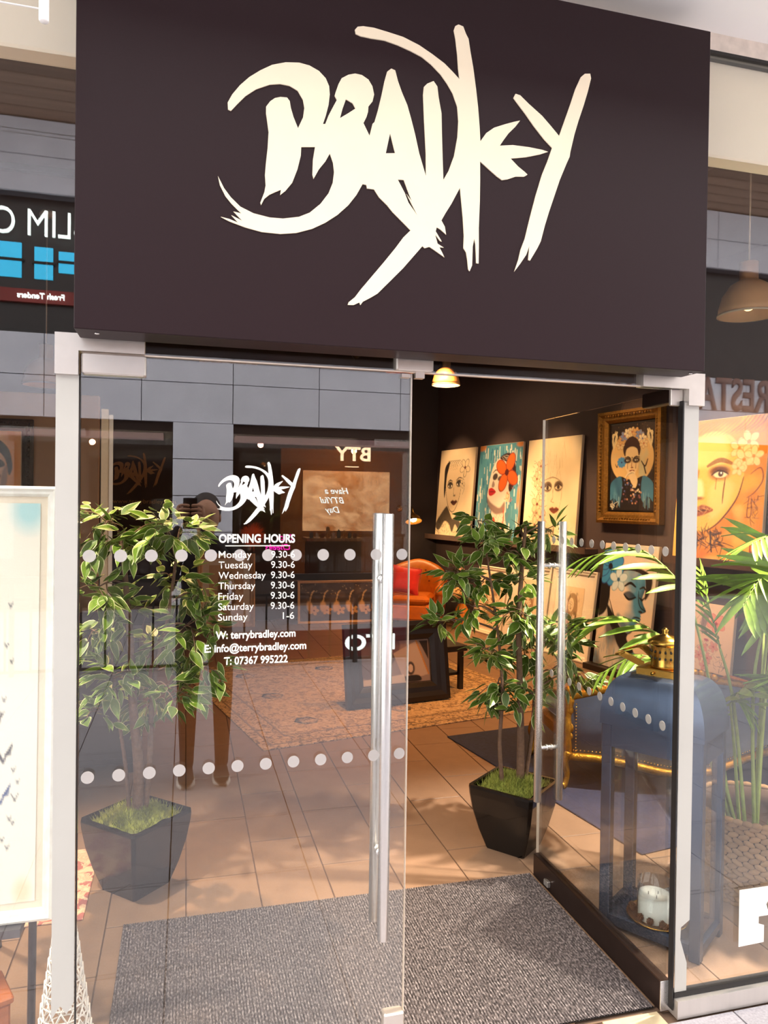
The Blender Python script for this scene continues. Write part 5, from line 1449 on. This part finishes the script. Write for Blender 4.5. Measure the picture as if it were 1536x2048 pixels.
# vase and flowers
vs_ = thing('vase', 'orange glazed bottle vase on the floor beside the armchair', 'vase', (3.50, 7.00, 0))
MB().lathe([(0.07,0),(0.085,.01),(0.092,.10),(0.092,.22),(0.085,.28),(0.05,.34),(0.042,.37),(0.046,.385),(0.036,.385),(0.03,.34)], 24).build('vase_body', mat('orange_glaze', '#B8721C', 0.22, 0, 0.15, 14, coat=0.5), vs_)
fl_ = thing('flower_bouquet', 'dried bouquet with two cream hydrangea heads in the orange vase', 'flowers', (3.50, 7.00, 0.30))
M_hyd = mat('cream_hydrangea', '#E0BE86', 0.85, 0, 0.2, 60)
M_dkl = mat('dark_dried_foliage', '#33201A', 0.85, 0, 0.3, 30)
M_blos = mat('pink_blossom', '#D9B0A0', 0.8, 0, 0.2, 40)
rr = random.Random(12)
def bloom(c, r, m, nm, n=90):
    mb = MB()
    for k in range(n):
        v = Vector((rr.gauss(0,1), rr.gauss(0,1), rr.gauss(0,1))).normalized(); p = Vector(c)+v*r*(.85+.2*rr.random())
        a = v.orthogonal().normalized(); b = v.cross(a); s = r*.22
        mb.add([p+a*s, p+b*s+v*.006, p-a*s, p-b*s+v*.006], [(0,1,2,3)])
    mb.sphere(c, r*.8, 8, 6)
    mb.build(nm, m, fl_)
for c, r in [((-.10,-.06,.20),.075),((.11,-.06,.17),.075)]: 
    MB().tube([(0,0,.0),(c[0]*.4,c[1]*.4,c[2]*.6),c], 0.004, 5).build('stem', M_dkl, fl_); bloom(c, r, M_hyd, 'hydrangea_head')
for k in range(12):
    c = (rr.uniform(-.16,.14), rr.uniform(-.1,.1), rr.uniform(.28,.50))
    MB().tube([(0,0,0),(c[0]*.3,c[1]*.3,c[2]*.6),c], 0.003, 5).build('stem', M_dkl, fl_)
    bloom(c, .045, M_blos if k % 3 == 0 else M_dkl, 'dried_sprig', 40)

# gilt settee with navy upholstery, its back towards the door
M_gold = mat('carved_gilt', '#A8741E', 0.35, 0.8, 0.3, 40, bump=0.4, bscale=120)
M_navy = mat('navy_velvet', '#2A3850', 0.8, 0, 0.2, 30, sheen=0.5)
se = thing('settee', 'low gilt-framed settee in navy velvet seen behind the lantern', 'sofa', (2.80, 1.70, 0.0165), rz=R(-8))
SW = 1.30; x0 = -SW/2
def bulge(u): return -0.16*math.sin(pi*u)
# curved upholstered back panel
rings = []
nn = 14
for k in range(nn+1):
    u = k/nn; x = x0+SW*u; y = bulge(u); zb = 0.20-0.05*math.sin(pi*u)+0.02*math.sin(3*pi*u); zt = 0.50+0.13*math.sin(pi*u)
    rings.append([(x,y,zb),(x,y-.02,(zb+zt)/2),(x,y,zt),(x,y+.05,zt),(x,y+.07,(zb+zt)/2),(x,y+.05,zb)])
MB().loft(rings, True, True).build('back_panel', M_navy, se)
lo = smooth([(x0+SW*k/8, bulge(k/8)-.012, 0.185-0.05*math.sin(pi*k/8)+0.02*math.sin(3*pi*k/8)) for k in range(9)], False, 4)
MB().tube(lo, 0.024, 8).build('bottom_rail', M_gold, se)
hi = smooth([(x0+SW*k/8, bulge(k/8)+.02, 0.515+0.13*math.sin(pi*k/8)) for k in range(9)], False, 4)
MB().tube(hi, 0.024, 8).build('top_rail', M_gold, se)
cr = MB()
for k in range(9): cr.sphere((-.16+.04*k, bulge(.5)+.015, .655+.035*math.sin(pi*k/8)), 0.024, 8, 6, (1.1,.7,1))
cr.build('carved_crest', M_gold, se)
nail = MB().sphere((0,0,0), 0.0048, 6, 4).data('nail_head', M_brass)
for p in smooth([(x0+SW*k/8, bulge(k/8)-.012, 0.222-0.05*math.sin(pi*k/8)+0.02*math.sin(3*pi*k/8)) for k in range(9)], False, 9):
    link('nail_head', nail, se, loc=tuple(p))
for k in range(16): link('nail_head', nail, se, loc=(x0+.035, -.03, .22+.018*k))
for s in (-1, 1):
    xx = s*SW/2
    MB().tube(smooth([(xx,0,.20),(xx-.012*s*-1,-.02,.30),(xx+.008*s,-.01,.40),(xx,.0,.50),(xx-.0*s,.02,.545)], False, 5), [.022,.024,.026,.024,.022,.02,.022,.024,.026,.024,.02,.02,.022,.026,.030,.032,.034,.034,.032,.03,.026], 8).build('back_post', M_gold, se)
    cv_ = MB()
    for k in range(7): cv_.sphere((xx+s*.012*math.sin(k*1.9), -.012, .20+.05*k), 0.020+.006*(k % 2), 7, 5, (1,.8,1.2))
    cv_.sphere((xx, .0, .555), .034, 10, 7)
    cv_.build('carved_post', M_gold, se)
    for yy, nm in ((0.0, 'leg'), (.58, 'leg')):
        MB().tube(smooth([(xx,yy,.21),(xx+s*.022,yy,.15),(xx+s*.004,yy,.08),(xx+s*.016,yy,.025),(xx+s*.035,yy,.008)], False, 5), [.032,.034,.034,.032,.03,.028,.026,.024,.022,.02,.019,.018,.018,.018,.019,.02,.022,.024,.025,.02,.014], 8).build('leg', M_gold, se)
    MB().tube(smooth([(xx,.03,.53),(xx+s*.02,.25,.50),(xx,.50,.49),(xx,.57,.42),(xx,.58,.22)], False, 5), .024, 8).build('arm', M_gold, se)
MB().bbox(-SW/2+.03, SW/2-.03, 0.05, 0.60, 0.20, 0.30, 0.02).build('seat_frame', M_gold, se)
MB().bbox(-SW/2+.04, SW/2-.04, 0.06, 0.58, 0.30, 0.40, 0.03).build('seat_cushion', M_navy, se)

# low black table behind the framed photograph
tb = thing('low_table', 'low black table behind the framed photograph on the rug', 'table', (1.98, 4.15, 0.0106), rz=R(12))
MB().bbox(-0.42, 0.42, -0.18, 0.22, 0.34, 0.39, 0.005).build('table_top', M_bframe, tb)
for sx in (-1,1):
    for sy in (-.14,.18): MB().box(sx*.37-.02, sx*.37+.02, sy-.02, sy+.02, 0, .34).build('leg', M_bframe, tb)
MB().bbox(-0.38, 0.38, -0.12, 0.16, 0.12, 0.145, 0.003).build('shelf', M_bframe, tb)

# wall lamp at the back
wl = thing('wall_lamp', 'small brass dome lamp glowing on the dark back wall above the armchair', 'lamp', (3.02, 8.3, 1.45))
MB().lathe([(0.05,0),(0.05,.02)], 20, (0,0,0.12), axis='y').build('wall_plate', M_brass, wl)
MB().tube(smooth([(0,-.01,.12),(0,-.25,.16),(0,-.55,.15),(0,-.66,.07)], False, 5), 0.008, 8).build('arm', M_brass, wl)
M_shade = mat('aged_brass_shade', '#6A4A20', 0.4, 0.8, 0.2, 20)
MB().lathe([(0.016,.08),(0.03,.07),(0.04,.05),(0.085,.01),(0.115,-.055),(0.112,-.055),(0.08,.005),(0.03,.045)], 28).build('shade', M_shade, wl, loc=(0,-.66,0), rot=(-0.42,0,0))
MB().sphere((0,0,-.025), 0.045, 12, 8, (1,1,.7)).build('bulb', mat('warm_bulb', '#FFE9C0', 0.4, emit='#FFD08A', estr=30), wl, loc=(0,-.66,0), rot=(-0.42,0,0))
l = bpy.data.lights.new('lamp_light', 'POINT'); l.energy = 14; l.color = (1,.62,.28); l.shadow_soft_size = .03
lo_ = bpy.data.objects.new('lamp_light', l); COL.objects.link(lo_); lo_.parent = wl; lo_.location = (0,-.70,-.08)

# ================================================================== LEFT WINDOW DISPLAY
M_tan = mat('tan_display_panel', '#A8805C', 0.8, 0, 0.06, 10)
dp = thing('room_divider', 'tan freestanding display panel behind the left window', 'partition', (-1.55, 3.26, 0))
MB().bbox(-1.0, 0.99, -0.03, 0.03, 0, 2.34, 0.004).build('board', M_tan, dp)
MB().box(-1.0, 0.99, -0.06, 0.06, 0, 0.03).build('foot', M_bframe, dp)
framed('framed_portrait', 'dark ornate frame hung at the top of the tan display panel', art_print(30,'#4A3A2E'), 0.62, 0.50, (-1.27, 3.225, 1.66), 0, 0, 0.06, 0.04, 0.0, M_dark_gild, ornate=True)
canvas('portrait_canvas', 'orange graphic portrait of a woman with black hair above the white artwork', art_pop(), 0.36, 0.46, (-1.20, 3.15, 1.62), 0, 0, 0.02)
sb = thing('sideboard', 'low black sideboard behind the left ficus', 'cabinet', (-0.62, 2.86, 0))
MB().bbox(-0.42, 0.36, -0.24, 0.30, 0.06, 0.88, 0.004).build('carcass', M_bframe, sb)
MB().bbox(-0.44, 0.38, -0.26, 0.31, 0.88, 0.90, 0.003).build('top', M_bframe, sb)
for k in range(2):
    dr = MB().bbox(-0.40+0.38*k, -0.04+0.38*k, -0.255, -0.24, 0.10, 0.84, 0.003).build('door', M_bframe, sb)
    MB().sphere((-0.07+0.09*k, -0.262, 0.5), 0.012, 8, 6).build('knob', M_brass, dr)
for sx in (-.38, .32):
    for sy in (-.20, .26): MB().box(sx-.02, sx+.02, sy-.02, sy+.02, 0, .06).build('leg', M_bframe, sb)
tc_ = thing('tall_canvas', 'tall pale canvas standing on edge beside the display panel', 'canvas', (-0.465, 2.66, 0.9005), rz=R(95.2))
MB().bbox(-0.25, 0.25, -0.02, 0.02, 0, 1.26, 0.003).build('stretched_canvas', M_canvas, tc_)
MB().bbox(-0.24, 0.24, -0.045, -0.0205, 0.0, 1.23, 0.003).build('rear_bar', M_wframe, tc_)
framed('framed_artwork', 'large white-framed artwork of small flying birds in the left window', art_birds(), 0.56, 1.27, (-0.646, 0.30, 0.415), 0, 0.04, 0.03, 0.03, 0.02, mat('bright_white_frame', '#FBF4EA', 0.5))
ea = thing('display_easel', 'grey metal easel carrying the white-framed artwork', 'easel', (-0.646, 0.36, 0))
M_grey = mat('grey_metal', '#6E6A6C', 0.45, 0.5)
for x in (-.205, .205):
    MB().tube([(x,0.03,0),(x,0.10,1.6)], 0.012, 8).build('leg', M_grey, ea)
MB().tube([(0,.55,0),(0,0.12,1.58)], 0.012, 8).build('rear_leg', M_grey, ea)
MB().box(-.20,.20,-.115,.03,.388,.412).build('ledge', M_grey, ea)
MB().box(-.25,.25,.085,.11,1.54,1.57).build('cross_bar', M_grey, ea)
# crocheted white lace cone
M_lace = mat('white_cotton_lace', '#F5EFE6', 0.9, 0, 0.04, 30)
lc = thing('crochet_cone', 'white crocheted lace cone standing at the foot of the left window', 'decoration', (-0.312, 0.15, 0))
lz = MB(); H_ = 0.56; R0 = 0.082; nr_ = 18
for k in range(nr_):
    z0, z1 = H_*k/nr_, H_*(k+1)/nr_; ra, rb = R0*(1-z0/H_)+.012, R0*(1-z1/H_)+.012
    nn_ = 12
    for i in range(nn_):
        a0, a1 = 2*pi*(i+(k%2)*.5)/nn_, 2*pi*(i+1+(k%2)*.5)/nn_; am = (a0+a1)/2
        lz.tube([(ra*cos(a0),ra*sin(a0),z0),(rb*1.05*cos(am),rb*1.05*sin(am),z1),(ra*cos(a1),ra*sin(a1),z0)], 0.0028, 4)
    lz.tube([(ra*cos(2*pi*i/24),ra*sin(2*pi*i/24),z0+.004) for i in range(25)], 0.0026, 4)
o = lz.build('lace_loops', M_lace, lc); o['kind'] = 'stuff'
MB().lathe([(0.012,H_),(0.016,H_+.015),(0.004,H_+.03)], 10).build('finial', M_lace, lc)
# low wooden stool top at far left
ws = thing('wooden_box', 'low orange-brown wooden box beneath the white artwork', 'box', (-0.60, 0.18, 0), rz=R(24))
MB().bbox(-.13,.13,-.07,.07,0,.25,.006).build('box_body', mat('orange_wood', '#A85E2E', 0.5, 0, 0.2, 6, stretch=(1,8,8)), ws)
MB().bbox(-.137,.137,-.077,.077,.25,.27,.004).build('lid', mat('orange_wood', '#A85E2E'), ws)
# gold logo on the dark back wall
lm = logo_mesh(0.73, 0.003); M_tl = mat('dull_gold_letters', '#A5764A', 0.6); lm.materials.append(M_tl)
tag(link('wall_logo', lm, None, loc=(-0.62, 8.294, 1.995), rot=(pi/2,0,0)), 'dull gold brush lettering on the dark back wall', 'sign')
me = fit_text('www.terrybradley.com', 0, 0.80, 0.055, 0.0); me.materials.append(M_tl)
tag(link('wall_lettering', me, None, loc=(-0.92, 8.292, 1.60), rot=(pi/2,0,0)), 'thin web address lettering under the gold logo', 'sign')
# hanging white light at the street soffit, with its pipe
sl = thing('soffit_light', 'white cylindrical light with a thin pipe hanging from the soffit at top left', 'lamp', (-0.306, -0.30, 2.684))
MB().lathe([(0.0085,0.0),(0.0105,.003),(0.0105,.10),(0.006,.11),(0.006,.49)], 18).build('lamp_body', M_white, sl)
MB().tube([(-.9,0,.032),(-.0105,0,.027)], 0.002, 6).build('pipe', M_white, sl)
# ================================================================== CEILING LAMPS OF THE SHOP
M_dome = mat('beige_enamel_dome', '#C49A72', 0.45, 0, 0.08, 10)
M_cord = mat('cord', '#B8A898', 0.6)
M_bulb = mat('pendant_bulb', '#FFF0D8', 0.4, emit='#FFD9A0', estr=2)
def pendant(label, x, y, z, power, ceil=3.8):
    t = thing('pendant_lamp', label, 'lamp', (x, y, z))
    MB().lathe([(0.050,.30),(0.050,.20),(0.06,.195),(0.10,.17),(0.14,.11),(0.158,.04),(0.162,.0),(0.158,.0),(0.135,.10),(0.09,.16),(0.03,.18)], 32).build('shade', M_dome, t)
    MB().lathe([(0.158,-.004),(0.166,-.002),(0.166,.006),(0.158,.006)], 32, cap=False).build('rim', M_cord, t)
    MB().tube([(0,0,.30),(0,0,ceil-z-.02)], 0.005, 6).build('cord', M_cord, t)
    MB().lathe([(0.055,ceil-z-.035),(0.055,ceil-z-.001)], 18).build('ceiling_rose', M_cord, t)
    MB().sphere((0,0,.06), 0.035, 12, 8).build('bulb', M_bulb, t)
    if not power: return
    l = bpy.data.lights.new('pendant_light', 'POINT'); l.energy = power; l.color = (1,.70,.40); l.shadow_soft_size = .04
    o = bpy.data.objects.new('pendant_light', l); COL.objects.link(o); o.parent = t; o.location = (0,0,-.02)
pendant('beige dome pendant lamp seen just under the sign, deep in the shop', 2.88, 6.0, 3.01, 16)
pendant('beige dome pendant lamp at the right edge of the photo behind the window', 3.09, 1.5, 2.745, 0)
pendant('beige dome pendant lamp behind the left window', -1.02, 4.0, 2.50, 0)
# ceiling tracks with spotlights
def track(x0, y0, x1, y1, label):
    t = thing('lighting_track', label, 'light track', ((x0+x1)/2, (y0+y1)/2, 3.76), rz=math.atan2(y1-y0, x1-x0))
    L_ = math.hypot(x1-x0, y1-y0)
    MB().box(-L_/2, L_/2, -.018, .018, 0, .04).build('rail', M_bframe, t)
    return t
def spotlight(label, loc, target, power, col, size=55, blend=.7, rad=.03, group=None):
    t = thing('track_spotlight', label, 'spotlight', loc, group=group)
    d = (Vector(target)-Vector(loc)).normalized()
    q = d.to_track_quat('-Z', 'Y').to_matrix()
    mb = MB().lathe([(0.045,-0.03),(0.05,-.03),(0.05,.08),(0.03,.11),(0.006,.115),(0.006,.10),(0.040,.07)], 18)
    mb.v = [tuple(q@Vector(v)) for v in mb.v]
    mb.build('lamp_head', M_bframe, t)
    MB().tube([(0,0,.05),(0,0,3.78-loc[2])], 0.008, 6).build('stem', M_bframe, t)
    spot('spot_beam', Vector(loc)+d*0.06, target, power, col, size, blend, rad, t)
WARM = (1, .62, .31); WARM2 = (1, .43, .11); NEUT = (1, .84, .66)
p = wallp(5.9, 1.6); q = wallp(0.6, 1.6)
track(p[0], p[1]+1.2, q[0], q[1], 'ceiling lighting track along the gallery wall')
track(-2.3, 0.45, 5.0, 0.45, 'ceiling lighting track above the shop windows')
track(-1.8, 3.2, 2.5, 3.2, 'ceiling lighting track across the middle of the shop')
for k, (tt, zz, pw) in enumerate([(6.86,1.7,150),(5.8,1.7,160),(4.75,1.7,190),(3.55,1.95,120),(2.5,1.8,260),(5.2,0.5,220),(3.9,0.6,200),(2.9,.6,130)]):
    src = wallp(tt, 1.6 + (0.15 if k > 4 else 0), 3.55)
    spotlight('warm ceiling spotlight aimed at the gallery wall', src, wallp(tt, 0, zz), pw*1.35, WARM, 40 if k < 5 else 46, group='spotlights on the gallery wall')
spotlight('window spotlight above the palm on the right', (3.0, 0.32, 3.52), (2.0, 0.35, 0.0), 1800, NEUT, 58, .6, .05, group='window spotlights')
spotlight('window spotlight above the left display', (-1.15, 0.45, 3.52), (-0.1, 0.70, 0.2), 520, NEUT, 54, .6, .05, group='window spotlights')
spotlight('window spotlight lighting the white artwork', (-0.9, 0.22, 3.45), (-0.7, 0.30, 0.9), 75, NEUT, 50, .6, .04, group='window spotlights')
spotlight('spotlight over the patterned rug', (1.3, 3.2, 3.5), (1.6, 4.2, 0), 260, WARM2, 90, .8, .06, group='spotlights over the floor')
spotlight('spotlight over the left ficus', (-0.5, 2.5, 3.5), (-0.2, 1.3, 1.1), 560, WARM, 48, .8, .05, group='spotlights over the floor')
spotlight('spotlight over the middle floor', (2.4, 3.2, 3.5), (2.6, 2.9, 0), 260, WARM2, 90, .8, .06, group='spotlights over the floor')
spotlight('spotlight over the armchair', (2.7, 5.6, 3.5), (3.0, 7.2, 0.5), 330, WARM2, 50, .8, .05, group='spotlights over the floor')
spotlight('spotlight over the far floor', (3.0, 5.0, 3.5), (2.9, 5.6, 0.0), 220, WARM2, 80, .8, .05, group='spotlights over the floor')

# ================================================================== THE PHOTOGRAPHER (seen only as a faint reflection)
def skin(name, joints, edges, m, parent):
    me = bpy.data.meshes.new(name); me.from_pydata([j[:3] for j in joints], edges, [])
    o = link(name, me, parent)
    o.modifiers.new('skin', 'SKIN')
    bm = bmesh.new(); bm.from_mesh(me); ly = bm.verts.layers.skin.verify()
    bm.verts.ensure_lookup_table()
    for v, j in zip(bm.verts, joints):
        v[ly].radius = (j[3], j[4] if len(j) > 4 else j[3])
    bm.verts[0][ly].use_root = True
    bm.to_mesh(me); bm.free()
    s = o.modifiers.new('sub', 'SUBSURF'); s.levels = 2; s.render_levels = 2
    me.materials.append(m)
    return o
M_coat = mat('dark_clothes', '#17131A', 0.85, 0, 0.2, 30)
M_skinm = mat('skin', '#C08A6C', 0.55, 0, 0.06, 20)
M_hair = mat('dark_hair', '#241611', 0.6, 0, 0.3, 60)
PY = -2.46
pe = thing('person', 'person in dark clothes holding up a phone, reflected in the closed door', 'person', (0.12, PY, 0))
pe.scale = (0.96, 1.0, 0.955)
body = skin('body', [(0,0,.98,.155,.11),(0,0,1.15,.145,.10),(0,.0,1.33,.17,.11),(0,.0,1.44,.10,.08),(0,0.02,1.52,.055),
    (-.17,0,1.41,.062),(-.23,.10,1.18,.05),(-.19,.27,1.48,.038),(-.155,.335,1.58,.028),
    (.17,0,1.41,.062),(.24,.10,1.18,.05),(.06,.27,1.46,.038),(-.03,.335,1.57,.028),
    (-.09,0,.90,.098),(-.10,.03,.50,.065),(-.10,.0,.12,.045),(-.10,.02,.06,.045),
    (.09,0,.90,.098),(.11,.03,.50,.065),(.11,.0,.12,.045),(.11,.02,.06,.045)],
    [(0,1),(1,2),(2,3),(3,4),(3,5),(5,6),(6,7),(7,8),(3,9),(9,10),(10,11),(11,12),(0,13),(13,14),(14,15),(15,16),(0,17),(17,18),(18,19),(19,20)], M_coat, pe)
hd_ = MB().sphere((0,.03,1.63), .105, 20, 14, (.78,.95,1.12)); hd_.sphere((0,.135,1.62), .016, 8, 6, (.8,1.2,1.2))
for s in (-1,1): hd_.sphere((s*.084,.02,1.62), .022, 8, 6, (.4,.8,1.3))
hd_.tube([(0,.01,1.50),(0,.02,1.58)], .052, 12)
hd_.build('head', M_skinm, pe)
fc = MB()
for s in (-1,1): fc.sphere((s*.032,.122,1.645), .010, 8, 6)
fc.sphere((0,.125,1.578), .018, 8, 5, (1.3,.4,.35)); fc.build('face_features', mat('dark_features', '#3A1E1A', 0.5), pe)
MB().sphere((0,-.01,1.665), .112, 18, 12, (.84,.98,1.02)).build('hair', M_hair, pe)
for sx in (-1,1):
    hn = MB().sphere((0,0,0), .036, 10, 8, (.55,.75,1.15))
    for k, (dz, L_) in enumerate([(.035,.062),(.013,.070),(-.010,.066),(-.031,.052)]):
        hn.tube(smooth([(0,.010,dz),(-sx*.014,.034,dz+.004),(-sx*.040,.042,dz+.004),(-sx*(.02+L_*.55),.034,dz+.002)], False, 3), [.0088]*9+[.007], 7)
    hn.tube(smooth([(0,-.012,-.01),(-sx*.020,-.022,.018),(-sx*.036,-.014,.040)], False, 3), [.0100,.0098,.0095,.009,.0088,.0085,.0078], 7)
    hn.build('hand', M_skinm, pe, loc=(sx*.062 - .095, .352, 1.66))
    shoe = MB().loft([[(sx*.105+w_*cos(a),y,max(.002,.045+hh*sin(a))) for a in [2*pi*i/14 for i in range(14)]] for y,w_,hh in [(-.09,.02,.03),(-.075,.036,.05),(-.02,.042,.06),(.05,.045,.048),(.12,.048,.036),(.165,.036,.03),(.185,.014,.018)]], True, True)
    sh_ = shoe.build('shoe', mat('black_trainer', '#1B171A', 0.6), pe)
    MB().loft([[(sx*.105+w_*1.1*cos(a),y,z) for a in [2*pi*i/14 for i in range(14)] for z in [.001 if False else .012+.010*sin(a*2)]] for y,w_ in [(-.09,.02),(-.06,.042),(.05,.05),(.13,.05),(.175,.03)]], True, True).build('sole', mat('white_sole', '#E9E4DE', 0.6), sh_)
ph = thing('phone', 'dark smartphone held up by the photographer', 'phone', (0.028, -DIST-0.018, 1.495))
MB().bbox(-.038,.038,-.004,.004,0,.168,.0035).build('phone_body', mat('phone_black', '#141318', 0.3, 0.3), ph)
MB().bbox(-.034,-.006,.004,.0055,.128,.162,.001).build('camera_bump', mat('phone_black', '#141318'), ph)
for dx, dz in ((-.027,.153),(-.027,.137),(-.013,.145)):
    MB().lathe([(0.0055,0),(0.0055,-.0015)], 14, (dx,.0056,dz), axis='y').build('lens', M_black, ph)
